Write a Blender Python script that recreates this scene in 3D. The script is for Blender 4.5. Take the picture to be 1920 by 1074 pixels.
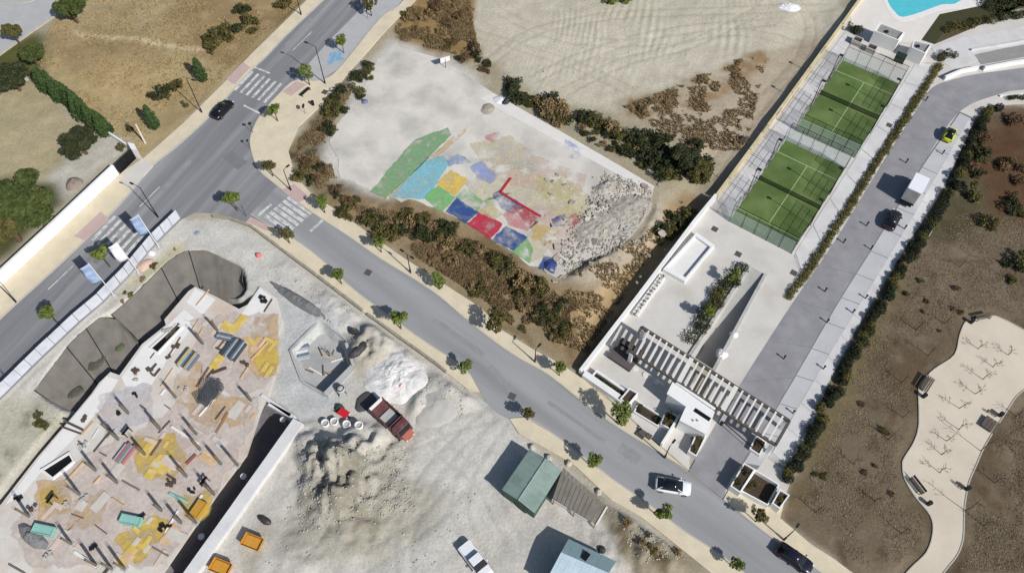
import bpy, bmesh, math, random
import numpy as np
from mathutils import Vector, Matrix

for o in list(bpy.data.objects):
    bpy.data.objects.remove(o, do_unlink=True)
SC = bpy.context.scene
COL = SC.collection
rnd = random.Random(11)

# ------------------------------------------------------------------ camera
FPX, CAM_H = 1500.0, 97.0
TILT = math.atan2(943.0, FPX)
cam_d = bpy.data.cameras.new('camera')
cam = bpy.data.objects.new('camera', cam_d)
COL.objects.link(cam)
cam.location = (0, 0, CAM_H)
cam.rotation_euler = (TILT, 0, 0)
cam_d.sensor_width = 36.0
cam_d.lens = FPX / 1920.0 * 36.0
cam_d.clip_end = 4000
SC.camera = cam

# ------------------------------------------------------------------ light
SUN_EL = math.radians(40.0)
to_sun = Vector((math.cos(SUN_EL) * .707, -math.cos(SUN_EL) * .707, math.sin(SUN_EL)))
w = bpy.data.worlds.new('World')
SC.world = w
w.use_nodes = True
nt = w.node_tree
sky = nt.nodes.new('ShaderNodeTexSky')
sky.sky_type = 'NISHITA'
sky.sun_disc = False
sky.sun_elevation = SUN_EL
sky.sun_rotation = math.radians(135)
nt.links.new(sky.outputs[0], nt.nodes['Background'].inputs[0])
nt.nodes['Background'].inputs[1].default_value = 0.075
sun_d = bpy.data.lights.new('sun', 'SUN')
sun_d.energy = 4.2
sun_d.angle = math.radians(0.6)
sun_d.color = (1.0, 0.972, 0.935)
sun = bpy.data.objects.new('sun', sun_d)
COL.objects.link(sun)
sun.location = to_sun * 200
sun.rotation_euler = (-to_sun).to_track_quat('-Z', 'Y').to_euler()
SC.view_settings.view_transform = 'Standard'
SC.view_settings.look = 'None'
SC.view_settings.exposure = 0.12
SC.view_settings.gamma = 1.0
SC.view_settings.use_curve_mapping = False

# ------------------------------------------------------------------ helpers
CT, ST = math.cos(TILT), math.sin(TILT)
def G(u, v, z=0.0):
    """photo pixel -> point on the level z"""
    x = u - 960.0; y = v - 537.0
    k = (CAM_H - z) / (FPX * CT + y * ST)
    return Vector((x * k, (FPX * ST - y * CT) * k, z))
def GP(pts, z=0.0): return [G(u, v, z) for u, v in pts]
def ang(p, q):
    a, b = G(*p), G(*q); return math.atan2(b.y - a.y, b.x - a.x)

def lin(c):
    c = c / 255.0
    return c / 12.92 if c <= 0.04045 else ((c + 0.055) / 1.055) ** 2.4
KALB = 0.86
def rgb(r, g, b): return (lin(r) * KALB, lin(g) * KALB, lin(b) * KALB)

class MB:
    def __init__(s): s.v = []; s.f = []
    def add(s, vs, fs):
        n = len(s.v); s.v += [tuple(v) for v in vs]; s.f += [tuple(i + n for i in f) for f in fs]
        return s
    def prism(s, pts, z0, z1):
        n = len(pts)
        a = 0
        for i in range(n):
            p, q = pts[i], pts[(i + 1) % n]; a += p[0] * q[1] - q[0] * p[1]
        if a < 0: pts = pts[::-1]
        vs = [(p[0], p[1], z0) for p in pts] + [(p[0], p[1], z1) for p in pts]
        fs = [tuple(range(n, 2 * n)), tuple(range(n - 1, -1, -1))]
        fs += [(i, (i + 1) % n, n + (i + 1) % n, n + i) for i in range(n)]
        return s.add(vs, fs)
    def box(s, c, sz, rz=0.0):
        cx, cy, cz = c; hx, hy, hz = sz[0] / 2, sz[1] / 2, sz[2] / 2
        ca, sa = math.cos(rz), math.sin(rz)
        vs = []
        for dz in (-hz, hz):
            for dx, dy in ((-hx, -hy), (hx, -hy), (hx, hy), (-hx, hy)):
                vs.append((cx + dx * ca - dy * sa, cy + dx * sa + dy * ca, cz + dz))
        return s.add(vs, [(3, 2, 1, 0), (4, 5, 6, 7), (0, 1, 5, 4), (1, 2, 6, 5), (2, 3, 7, 6), (3, 0, 4, 7)])
    def bar(s, p, q, wd, ht):
        """box beam from p to q, top view width wd, height ht centred on the line"""
        p, q = Vector(p), Vector(q); d = q - p
        n = Vector((-d.y, d.x, 0))
        n = n.normalized() * wd / 2 if n.length > 1e-6 else Vector((wd / 2, 0, 0))
        u = d.cross(n).normalized() * ht / 2
        if u.z < 0: u = -u
        vs = [p - n - u, p + n - u, p + n + u, p - n + u, q - n - u, q + n - u, q + n + u, q - n + u]
        return s.add(vs, [(0, 1, 2, 3), (7, 6, 5, 4), (0, 4, 5, 1), (1, 5, 6, 2), (2, 6, 7, 3), (3, 7, 4, 0)])
    def tube(s, p, q, r0, r1=None, n=8):
        r1 = r0 if r1 is None else r1
        p, q = Vector(p), Vector(q); d = (q - p)
        a = d.orthogonal().normalized(); b = d.normalized().cross(a)
        vs = []
        for c, r in ((p, r0), (q, r1)):
            for i in range(n):
                t = 2 * math.pi * i / n
                vs.append(c + a * (r * math.cos(t)) + b * (r * math.sin(t)))
        fs = [(i, (i + 1) % n, n + (i + 1) % n, n + i) for i in range(n)]
        fs += [tuple(range(n - 1, -1, -1)), tuple(range(n, 2 * n))]
        return s.add(vs, fs)
    def path(s, pts, r0, r1=None, n=6):
        r1 = r0 if r1 is None else r1
        k = len(pts) - 1
        for i in range(k):
            s.tube(pts[i], pts[i + 1], r0 + (r1 - r0) * i / k, r0 + (r1 - r0) * (i + 1) / k, n)
        return s
    def loft(s, rings, cap=True):
        n = len(rings[0]); vs = [p for r in rings for p in r]; fs = []
        for k in range(len(rings) - 1):
            for i in range(n):
                j = (i + 1) % n
                fs.append((k * n + i, k * n + j, (k + 1) * n + j, (k + 1) * n + i))
        if cap:
            fs.append(tuple(range(n - 1, -1, -1)))
            m = (len(rings) - 1) * n
            fs.append(tuple(range(m, m + n)))
        return s.add(vs, fs)
    def mesh(s, name, mat):
        me = bpy.data.meshes.new(name)
        me.from_pydata(s.v, [], s.f)
        if mat is not None: me.materials.append(mat)
        return me
    def build(s, name, mat, parent=None, smooth=False, fix=False, bevel=0):
        me = s.mesh(name, mat)
        if fix or bevel:
            bm = bmesh.new(); bm.from_mesh(me)
            bmesh.ops.recalc_face_normals(bm, faces=bm.faces)
            bm.to_mesh(me); bm.free()
        if smooth:
            for p in me.polygons: p.use_smooth = True
        o = obj(name, me, parent)
        if bevel:
            m = o.modifiers.new('bevel', 'BEVEL'); m.width = bevel; m.segments = 2; m.limit_method = 'ANGLE'
        return o

def obj(name, data, parent=None):
    o = bpy.data.objects.new(name, data)
    COL.objects.link(o)
    if parent is not None: o.parent = parent
    return o
def tag(o, label, cat, group=None):
    o['label'] = label; o['category'] = cat
    if group: o['group'] = group
    return o
def struct(o): o['kind'] = 'structure'; return o
def stuff(o): o['kind'] = 'stuff'; return o
def thing(name, label, cat, loc=(0, 0, 0), rz=0.0, group=None):
    o = obj(name, None); o.empty_display_size = .3
    o.location = loc; o.rotation_euler = (0, 0, rz)
    return tag(o, label, cat, group)
KIDS = {}
def copy_tree(o, parent=None):
    c = o.copy(); COL.objects.link(c); c.parent = parent
    if o.name not in KIDS: KIDS[o.name] = list(o.children)
    for ch in KIDS[o.name]: copy_tree(ch, c)
    return c

# ------------------------------------------------------------------ materials
MATS = {}
def M(name, col, rough=.85, var=.12, scale=1.2, fine=.08, fscale=14., bump=.15, metal=0., tint=None, tamt=.0,
      coord='Object', stretch=None, rot=0., spec=.3, detail=4):
    if name in MATS: return MATS[name]
    m = bpy.data.materials.new(name); m.use_nodes = True
    N, L = m.node_tree.nodes, m.node_tree.links
    b = N['Principled BSDF']
    b.inputs['Roughness'].default_value = rough
    b.inputs['Metallic'].default_value = metal
    b.inputs['Specular IOR Level'].default_value = spec
    c = rgb(*col)
    tc = N.new('ShaderNodeTexCoord')
    vec = tc.outputs[coord]
    if stretch:
        mp = N.new('ShaderNodeMapping'); mp.vector_type = 'TEXTURE'
        mp.inputs['Rotation'].default_value = (0, 0, rot)
        mp.inputs['Scale'].default_value = stretch
        L.new(vec, mp.inputs['Vector']); vec = mp.outputs[0]
    n1 = N.new('ShaderNodeTexNoise'); n1.inputs['Scale'].default_value = scale; n1.inputs['Detail'].default_value = detail
    n1.inputs['Roughness'].default_value = .62
    n2 = N.new('ShaderNodeTexNoise'); n2.inputs['Scale'].default_value = fscale; n2.inputs['Detail'].default_value = 3
    L.new(vec, n1.inputs['Vector']); L.new(tc.outputs[coord], n2.inputs['Vector'])
    def rng(src, a):
        r = N.new('ShaderNodeMapRange'); r.inputs[1].default_value = .25; r.inputs[2].default_value = .75
        r.inputs[3].default_value = 1 - a; r.inputs[4].default_value = 1 + a
        L.new(src, r.inputs[0]); return r.outputs[0]
    mu = N.new('ShaderNodeMath'); mu.operation = 'MULTIPLY'
    L.new(rng(n1.outputs['Fac'], var), mu.inputs[0]); L.new(rng(n2.outputs['Fac'], fine), mu.inputs[1])
    colsock = None
    if tint:
        n3 = N.new('ShaderNodeTexNoise'); n3.inputs['Scale'].default_value = scale * .6; n3.inputs['Detail'].default_value = 5
        L.new(vec, n3.inputs['Vector'])
        r3 = N.new('ShaderNodeMapRange'); r3.inputs[1].default_value = .45; r3.inputs[2].default_value = .68
        r3.inputs[4].default_value = tamt
        L.new(n3.outputs['Fac'], r3.inputs[0])
        mx = N.new('ShaderNodeMix'); mx.data_type = 'RGBA'
        mx.inputs[6].default_value = (*c, 1); mx.inputs[7].default_value = (*rgb(*tint), 1)
        L.new(r3.outputs[0], mx.inputs[0]); colsock = mx.outputs[2]
    vm = N.new('ShaderNodeVectorMath'); vm.operation = 'SCALE'
    if colsock: L.new(colsock, vm.inputs[0])
    else: vm.inputs[0].default_value = c
    L.new(mu.outputs[0], vm.inputs['Scale'])
    L.new(vm.outputs[0], b.inputs['Base Color'])
    if bump:
        bp = N.new('ShaderNodeBump'); bp.inputs['Strength'].default_value = bump; bp.inputs['Distance'].default_value = .06
        L.new(n2.outputs['Fac'], bp.inputs['Height']); L.new(bp.outputs[0], b.inputs['Normal'])
    MATS[name] = m
    return m

# ------------------------------------------------------------------ noise
_rs = np.random.RandomState(5)
_LAT = _rs.rand(8, 256, 256)
def vnoise(x, y, scale, seed=0):
    x = x / scale + 31.7 * seed; y = y / scale + 17.3 * seed
    xi = np.floor(x).astype(int); yi = np.floor(y).astype(int)
    fx = x - xi; fy = y - yi
    fx = fx * fx * (3 - 2 * fx); fy = fy * fy * (3 - 2 * fy)
    T = _LAT[seed % 8]
    a = T[xi % 256, yi % 256]; b = T[(xi + 1) % 256, yi % 256]
    c = T[xi % 256, (yi + 1) % 256]; d = T[(xi + 1) % 256, (yi + 1) % 256]
    return (a * (1 - fx) + b * fx) * (1 - fy) + (c * (1 - fx) + d * fx) * fy
def fbm(x, y, scale, seed=0, oct=4):
    t = 0; a = 1; n = 0
    for k in range(oct):
        t = t + a * vnoise(x, y, scale / 2 ** k, seed + k); n += a; a *= .55
    return t / n
def inpoly(x, y, poly):
    r = np.zeros(x.shape, bool); n = len(poly)
    for i in range(n):
        x0, y0 = poly[i][0], poly[i][1]; x1, y1 = poly[(i + 1) % n][0], poly[(i + 1) % n][1]
        if y0 == y1: continue
        c = ((y0 > y) != (y1 > y)) & (x < (x1 - x0) * (y - y0) / (y1 - y0) + x0)
        r ^= c
    return r
def inpoly1(x, y, poly):
    return bool(inpoly(np.array([x]), np.array([y]), poly)[0])
def fray(px, amp=3., step=14., seed=1, closed=True):
    """ragged outline: subdivide photo edges and jitter them"""
    r_ = random.Random(seed); out = []
    for i in range(len(px) if closed else len(px) - 1):
        a, b = px[i], px[(i + 1) % len(px)]; n = max(int(math.hypot(b[0] - a[0], b[1] - a[1]) / step), 1)
        for k in range(n):
            t = k / n; out.append((a[0] + (b[0] - a[0]) * t + r_.uniform(-amp, amp), a[1] + (b[1] - a[1]) * t + r_.uniform(-amp, amp)))
    return out
def smooth_line(pts, n=4):
    """Catmull-Rom through photo points"""
    out = []
    P = [Vector((p[0], p[1], 0)) for p in pts]
    for i in range(len(P) - 1):
        p0 = P[max(i - 1, 0)]; p1 = P[i]; p2 = P[i + 1]; p3 = P[min(i + 2, len(P) - 1)]
        for k in range(n):
            t = k / n
            q = .5 * ((2 * p1) + (p2 - p0) * t + (2 * p0 - 5 * p1 + 4 * p2 - p3) * t * t + (3 * p1 - p0 - 3 * p2 + p3) * t ** 3)
            out.append((q.x, q.y))
    out.append((P[-1].x, P[-1].y))
    return out
# ================================================================== SETTING: outlines traced from the photograph
ROAD_LEFT = smooth_line([(660, -50), (608, 0), (539, 65), (500, 106), (470, 134), (430, 178), (390, 222), (340, 268), (286, 312),
                         (241, 366), (165, 446), (103, 505), (31, 570), (-60, 655), (-140, 730)])
HOARD_BASE = [(-80, 820), (0, 745), (79, 667), (148, 602), (193, 564), (241, 515), (293, 453), (338, 409)]
ROAD_POLY = ROAD_LEFT + [(-100, 850)] + [(u + 2, v + 3) for u, v in HOARD_BASE] + smooth_line(
    [(365, 399), (413, 402), (448, 416), (498, 419), (553, 450)]) + smooth_line(
    [(604, 425), (584, 398), (546, 370), (515, 345), (484, 317), (470, 276), (473, 248), (491, 214), (532, 169), (556, 152)]) + \
    [(600, 152), (635, 131), (711, 38), (746, 14), (800, -50)]
SIDE_UP = smooth_line([(520, 350), (546, 370), (584, 398), (663, 450), (711, 484), (780, 526), (825, 557), (873, 598), (921, 636), (970, 670),
                       (1030, 704), (1112, 769), (1174, 811), (1257, 862), (1356, 936), (1408, 978), (1462, 1019), (1529, 1066), (1600, 1115), (1760, 1230)])
SIDE_LOW = smooth_line([(470, 402), (498, 419), (553, 450), (604, 488), (663, 543), (718, 584), (770, 622), (815, 653), (859, 681), (883, 705),
                        (921, 765), (961, 787), (985, 783), (1043, 818), (1147, 897), (1216, 945), (1285, 997), (1354, 1042), (1440, 1110), (1600, 1240)])
SIDE_POLY = SIDE_UP + SIDE_LOW[::-1]

PAVE_A = [(625, -50), (577, 0), (470, 104), (424, 153), (344, 232), (272, 296), (232, 322), (108, 440), (0, 540), (-140, 670)] + ROAD_LEFT[::-1]
PAVE_B = smooth_line([(800, -50), (746, 14), (711, 38), (635, 131), (600, 152), (556, 152), (532, 169), (491, 214), (473, 248), (470, 276),
                      (484, 317), (515, 345), (546, 370), (584, 398), (663, 450), (711, 484), (780, 526), (825, 557), (873, 598), (921, 636),
                      (970, 670), (1030, 704), (1112, 769), (1174, 811), (1257, 862), (1291, 883)]) + \
    [(1262, 860), (1219, 822), (1168, 774), (1092, 710), (1085, 706), (1054, 684), (1002, 657), (940, 619), (901, 577), (815, 522), (746, 477), (694, 440), (625, 391),
     (587, 367), (553, 331), (541, 283), (560, 238), (608, 193), (663, 127), (727, 55), (830, -50)]
PAVE_C = smooth_line([(395, 405), (448, 416), (498, 421), (553, 450), (604, 488), (663, 543), (718, 584), (770, 622), (815, 653), (859, 681), (883, 705)]) + \
    [(900, 735), (880, 732), (849, 708), (815, 681), (752, 636), (690, 591), (618, 536), (539, 477), (470, 425), (430, 411)]
PAVE_D = [(955, 785), (985, 783), (1043, 818), (1147, 897), (1216, 945), (1285, 997), (1354, 1042), (1440, 1110), (1600, 1240),
          (1540, 1240), (1390, 1120), (1285, 1035), (1202, 969), (1147, 938), (1133, 925), (1078, 873), (1043, 852), (974, 814)]
PAVE_E = [(1356, 936), (1408, 978), (1462, 1019), (1529, 1066), (1600, 1115), (1760, 1230), (1800, 1220), (1640, 1105), (1562, 1047), (1521, 1021), (1462, 971),
          (1470, 940), (1400, 880), (1372, 908)]
# the gated community, its drive and its parking strip
PLAZA = [(1660, -60), (1343, 374), (1300, 425), (1092, 700), (1170, 775), (1221, 822), (1291, 883), (1356, 936), (1400, 880), (1470, 935), (1551, 722), (1613, 606), (1675, 503),
         (1716, 437), (1771, 351), (1826, 226), (1845, 200), (1900, 196), (2050, 190), (2050, -60)]
RAMP_Q = [(1408, 500), (1432, 514), (1335, 693), (1296, 668)]
DRIVE = smooth_line([(1291, 884), (1345, 790), (1420, 670), (1485, 570), (1558, 464), (1616, 370), (1661, 296), (1723, 200), (1744, 169), (1775, 153), (1850, 137), (2050, 112)]) + \
    smooth_line([(2050, 156), (1920, 169), (1875, 177), (1799, 210), (1735, 300), (1690, 375), (1644, 450), (1606, 512), (1568, 570), (1496, 695), (1440, 790), (1388, 872), (1366, 905), (1356, 936)])
STRIP = [(1799, 210), (1735, 300), (1644, 450), (1568, 570), (1496, 695), (1440, 790), (1388, 872), (1420, 880), (1480, 790), (1534, 698), (1630, 540), (1702, 422), (1770, 310), (1826, 222)]
COURT_LOT = [(700, 120), (735, 85), (830, 112), (925, 175), (1060, 252), (1160, 310), (1228, 352), (1222, 378), (1200, 430), (1120, 480), (1040, 520), (985, 492), (870, 412),
             (790, 378), (728, 374), (694, 360), (640, 330), (620, 260), (670, 180)]
PARK_TL = [(-140, -60), (100, -60), (103, 0), (106, 28), (0, 103), (-140, 200)]
PATH = smooth_line([(1980, 660), (1920, 619), (1875, 596), (1856, 593), (1817, 601), (1807, 609), (1799, 630), (1789, 666), (1752, 692), (1726, 718), (1722, 736),
                    (1723, 770), (1722, 802), (1713, 830), (1695, 859), (1692, 872), (1696, 897), (1716, 931), (1744, 966), (1749, 997), (1737, 1035), (1706, 1066), (1670, 1110)]) + \
    smooth_line([(1740, 1110), (1775, 1066), (1796, 1038), (1806, 1007), (1808, 955), (1816, 907), (1830, 873), (1847, 835), (1888, 770), (1916, 734), (1990, 690)])
SLAB = [(-40, 990), (0, 947), (69, 858), (138, 778), (172, 737), (186, 717), (207, 697), (224, 703), (266, 645), (311, 609), (308, 599), (353, 546), (366, 537), (407, 557), (448, 579),
        (464, 571), (487, 537), (520, 560), (530, 600), (515, 650), (520, 690), (505, 735), (489, 769), (462, 852), (407, 925), (310, 1066), (270, 1125), (-40, 1125)]
PIT = [(-60, 985), (0, 930), (170, 722), (205, 688), (258, 634), (303, 590), (360, 524), (410, 542), (447, 562), (462, 556), (486, 575), (470, 640),
       (470, 700), (483, 742), (520, 765), (549, 788), (470, 905), (345, 1078), (310, 1140), (-60, 1140)]
MEM_A_OUT = [(210, 591), (265, 543), (317, 490), (348, 472), (389, 471), (455, 502), (455, 530)]
MEM_A_IN = [(262, 641), (307, 597), (352, 543), (365, 533), (407, 552), (446, 574), (462, 560)]
MEM_B_OUT = [(66, 733), (76, 720), (131, 646), (188, 595), (222, 600), (250, 628)]
MEM_B_IN = [(138, 778), (172, 735), (190, 714), (224, 699), (245, 668), (262, 644)]

# ------------------------------------------------------------------ terrain: one sheet, heights and soil colours
STEP = .32
gx = np.concatenate([[-1500, -700, -350, -200, -150], np.arange(-118, 118.01, STEP), [150, 200, 350, 700, 1500]])
gy = np.concatenate([[-1200, -500, -200, -60, -20], np.arange(6, 146.01, STEP), [180, 240, 400, 800, 2500]])
NX, NY = len(gx), len(gy)
XX, YY = np.meshgrid(gx, gy, indexing='ij')
def blur(a, n):
    for _ in range(2):
        for ax in (0, 1):
            p = np.pad(a, [(n + 1, n) if i == ax else (0, 0) for i in (0, 1)], mode='edge')
            c = np.cumsum(p, axis=ax)
            a = (np.take(c, range(2 * n + 1, c.shape[ax]), axis=ax) - np.take(c, range(0, c.shape[ax] - 2 * n - 1), axis=ax)) / (2 * n + 1)
    return a
wx = (fbm(XX, YY, 5, 1, 3) - .5); wy = (fbm(XX, YY, 5, 4, 3) - .5)
wx2 = (vnoise(XX, YY, .9, 2) - .5); wy2 = (vnoise(XX, YY, .9, 6) - .5)
def mask(poly_px, warp=0., soft=1):
    p = GP(poly_px)
    m = inpoly(XX + wx * warp * 2 + wx2 * warp * .7, YY + wy * warp * 2 + wy2 * warp * .7, p).astype(float)
    return blur(m, soft) if soft else m
colr = np.zeros((NX, NY, 3)); colr[:] = rgb(176, 168, 148)
def paint(poly, c, warp=1.5, soft=1, amt=1.0, lo=None):
    global colr
    m = mask(poly, warp, soft) * amt
    if lo is not None: m = m * np.clip((fbm(XX, YY, lo[0], lo[1], 4) - lo[2]) * lo[3], 0, 1)
    colr = colr * (1 - m[..., None]) + np.array(rgb(*c)) * m[..., None]
    return m
# upper-left field, gardens
FIELD = [(-200, -80), (640, -80), (577, 0), (424, 153), (272, 296), (215, 260), (60, 120), (110, 30), (0, 103), (-200, 240)]
paint(FIELD, (172, 156, 119), 1)
paint([(300, -80), (640, -80), (577, 0), (430, 150), (330, 60)], (142, 120, 86), 4, 4, .8)
paint([(90, 100), (330, 110), (360, 200), (260, 240), (150, 190)], (175, 154, 112), 5, 5, .8)
paint([(70, 60), (300, 60), (330, 100), (120, 130)], (150, 128, 96), 4, 4, .7)
paint(FIELD, (140, 120, 88), 1, 2, .4, (5, 3, .52, 4))
paint(FIELD, (186, 166, 128), 1, 1, .35, (2.2, 6, .56, 6))
paint([(138, 57), (165, 66), (260, 71), (350, 87), (385, 90), (385, 97), (350, 95), (260, 79), (165, 74), (138, 65)], (206, 190, 156), .4, 1, 1.)
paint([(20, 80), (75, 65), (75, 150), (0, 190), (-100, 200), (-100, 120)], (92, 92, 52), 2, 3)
paint([(-100, 190), (60, 150), (150, 235), (130, 300), (60, 330), (0, 360), (-100, 420)], (172, 160, 128), 2, 3)
paint([(90, 330), (200, 250), (245, 262), (130, 370), (95, 380)], (188, 184, 172), 1, 1)
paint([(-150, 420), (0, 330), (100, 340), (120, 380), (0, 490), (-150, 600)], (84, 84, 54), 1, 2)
# the wasteland by the colourful court
WASTE = [(735, 40), (900, -80), (1660, -80), (1343, 374), (1092, 700), (1060, 684), (940, 619), (815, 522), (694, 440), (587, 367), (541, 283), (608, 193)]
paint(WASTE, (166, 156, 132), 0, 1)
paint([(870, 40), (920, -80), (1640, -80), (1560, 70), (1440, 100), (1300, 150), (1180, 180), (1160, 210), (1060, 190), (960, 150), (900, 110)], (192, 185, 166), 2, 2)
paint([(900, 30), (1100, 60), (1400, 40), (1300, 130), (1000, 150)], (202, 195, 176), 5, 5, .7)
paint([(1160, 215), (1300, 155), (1440, 95), (1560, 60), (1480, 180), (1400, 290), (1330, 330), (1260, 260)], (176, 163, 142), 2, 2)
paint([(1170, 190), (1300, 150), (1420, 95), (1450, 110), (1380, 170), (1300, 205), (1200, 220)], (140, 112, 74), 2, 1, .75, (2.5, 2, .4, 5))
paint([(740, 30), (860, -60), (915, -30), (870, 50), (900, 115), (850, 130), (800, 95), (745, 75)], (150, 124, 84), 1.5, 1)
paint([(740, 30), (860, -60), (915, -30), (870, 50), (900, 115), (850, 130), (800, 95), (745, 75)], (86, 72, 46), 1.5, 1, .8, (2.2, 4, .5, 6))
paint([(541, 283), (608, 193), (663, 127), (710, 110), (690, 190), (650, 250), (640, 330), (700, 360), (760, 400), (640, 400), (587, 367)], (132, 120, 94), 1.2, 1)
paint([(541, 283), (608, 193), (663, 127), (710, 110), (690, 190), (650, 250), (640, 330), (700, 360), (760, 400), (640, 400), (587, 367)], (70, 62, 40), 1, 1, .8, (2., 1, .5, 6))
paint([(590, 372), (700, 360), (760, 372), (880, 420), (1030, 520), (1180, 470), (1290, 350), (1330, 370), (1210, 560), (1092, 700), (1060, 684), (940, 619), (815, 522), (694, 440)], (150, 130, 100), 1, 1)
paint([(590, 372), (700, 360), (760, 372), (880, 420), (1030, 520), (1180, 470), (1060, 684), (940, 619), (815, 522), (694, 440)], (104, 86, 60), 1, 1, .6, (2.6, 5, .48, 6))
paint([(1040, 560), (1180, 460), (1250, 400), (1300, 360), (1210, 530), (1100, 660)], (170, 145, 108), 2.5, 2, .8)
paint([(1110, 545), (1190, 470), (1260, 400), (1285, 385), (1290, 395), (1200, 480), (1125, 555), (1095, 640), (1080, 640)], (188, 165, 128), .7, 1, .9)
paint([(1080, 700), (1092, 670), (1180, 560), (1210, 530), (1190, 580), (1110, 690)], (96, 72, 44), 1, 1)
paint([(640, 400), (1000, 640), (1060, 690), (1060, 670), (1000, 615), (690, 420)], (150, 138, 110), .8, 1, .8)
paint([(680, 120), (735, 75), (840, 105), (900, 160), (900, 300), (720, 372), (640, 340), (600, 300), (650, 200)], (206, 203, 196), 1.6, 3)
paint([(1020, 520), (1100, 490), (1200, 440), (1235, 355), (1250, 400), (1200, 480), (1090, 545)], (178, 168, 150), 1.6, 2, .8)
# garden on the right
GARD = [(1470, 940), (1551, 722), (1675, 503), (1771, 351), (1826, 226), (1880, 200), (2100, 195), (2100, 1200), (1650, 1120), (1562, 1047), (1462, 971)]
paint(GARD, (116, 103, 85), .3, 1)
paint(GARD, (92, 77, 58), 2, 2, .7, (7, 2, .5, 5))
paint(GARD, (84, 66, 48), 1, 1, .6, (2.4, 4, .58, 7))
paint(GARD, (140, 128, 108), 2, 1, .45, (3.5, 6, .55, 6))
paint([(1800, 290), (1880, 215), (2050, 200), (2050, 420), (1850, 420)], (92, 66, 46), 3, 3, .8)
paint([(1770, 330), (1830, 300), (1830, 450), (1740, 470), (1720, 440)], (74, 72, 50), 3, 3, .7)
paint([(1590, 640), (1700, 480), (1720, 500), (1560, 830), (1500, 960), (1475, 940)], (118, 106, 78), 1.5, 2, .8)
# building site and yard
SITE = [(-100, 850), (0, 745), (148, 602), (338, 409), (430, 411), (539, 477), (690, 591), (849, 708), (921, 765), (961, 787), (974, 814), (1147, 938), (1285, 1035), (1420, 1150), (-100, 1200)]
paint(SITE, (197, 193, 184), 0, 1)
paint([(330, 420), (470, 440), (560, 520), (680, 600), (640, 620), (500, 540), (400, 470)], (200, 198, 190), 2, 3, .8)
paint([(820, 800), (960, 790), (1060, 900), (900, 1000), (760, 1100), (640, 1100), (700, 960)], (204, 201, 192), 4, 4, .8)
paint([(600, 850), (760, 850), (850, 930), (760, 1040), (560, 1060), (520, 960)], (172, 167, 154), 4, 3, .9)
paint([(560, 880), (720, 840), (760, 900), (700, 1000), (560, 1000)], (128, 122, 108), 3, 1, .75, (1.8, 4, .48, 6))
paint([(480, 950), (640, 900), (780, 1000), (700, 1090), (480, 1090)], (160, 152, 132), 3, 2, .5, (4, 1, .48, 5))
paint([(1060, 880), (1140, 940), (1285, 1040), (1330, 1090), (1180, 1090), (1140, 1000)], (150, 140, 118), 2, 2)
paint([(1060, 880), (1140, 940), (1285, 1040), (1330, 1090), (1180, 1090), (1140, 1000)], (96, 82, 58), 1, 1, .8, (2.2, 3, .5, 6))
paint([(480, 530), (640, 590), (670, 690), (640, 760), (560, 790), (505, 735), (530, 640)], (190, 191, 188), 1, 2)
paint([(640, 610), (700, 620), (720, 660), (690, 700), (660, 690)], (178, 172, 156), 2, 2)
paint([(0, 750), (60, 735), (135, 776), (0, 930), (-60, 985), (-60, 800)], (186, 182, 164), 1, 2)
paint([(30, 770), (110, 760), (100, 800), (40, 830)], (104, 108, 74), 2, 1, .7, (2, 2, .45, 6))
paint([(-20, 840), (40, 850), (10, 900), (-30, 900)], (104, 108, 74), 1, 1, .7, (2, 2, .45, 6))
paint([(160, 640), (250, 520), (330, 455), (350, 470), (230, 560), (190, 595), (70, 730), (60, 735)], (184, 178, 150), 1, 1)
paint(PIT, (150, 146, 140), 0, 1)
trench = [(470, 690), (483, 742), (520, 765), (549, 788), (470, 905), (345, 1078), (280, 1078), (400, 920), (460, 850)]
paint(trench, (120, 116, 122), 0, 1)  # darker purplish floor: shade of the deep trench put into the colour

# wheel tracks pressed into bare ground
TRK = np.zeros_like(XX)
def track(px, gauge=1.9, w_=.26, amt=1.):
    global TRK
    pts = [(p.x, p.y) for p in GP(smooth_line(px, 8))]
    for s_ in (-1, 1):
        q = []
        for i, (x, y) in enumerate(pts):
            a = pts[max(i - 1, 0)]; b = pts[min(i + 1, len(pts) - 1)]; l = math.hypot(b[0] - a[0], b[1] - a[1]) or 1
            q.append((x - (b[1] - a[1]) / l * s_ * gauge / 2, y + (b[0] - a[0]) / l * s_ * gauge / 2))
        x0, x1 = min(p[0] for p in q) - 1, max(p[0] for p in q) + 1; y0, y1 = min(p[1] for p in q) - 1, max(p[1] for p in q) + 1
        I = np.where((gx > x0) & (gx < x1))[0]; J = np.where((gy > y0) & (gy < y1))[0]
        if len(I) == 0 or len(J) == 0: continue
        sl = np.ix_(I, J); X_, Y_1 = XX[sl] + wx2[sl] * .25, YY[sl] + wy2[sl] * .25; d = np.full(X_.shape, 9.)
        for (ax, ay), (bx, by) in zip(q[:-1], q[1:]):
            ex, ey = bx - ax, by - ay; L2 = ex * ex + ey * ey + 1e-9
            t_ = np.clip(((X_ - ax) * ex + (Y_1 - ay) * ey) / L2, 0, 1); d = np.minimum(d, np.hypot(X_ - ax - t_ * ex, Y_1 - ay - t_ * ey))
        TRK[sl] = np.maximum(TRK[sl], amt * np.clip(1 - (d / w_) ** 2, 0, 1))
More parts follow.
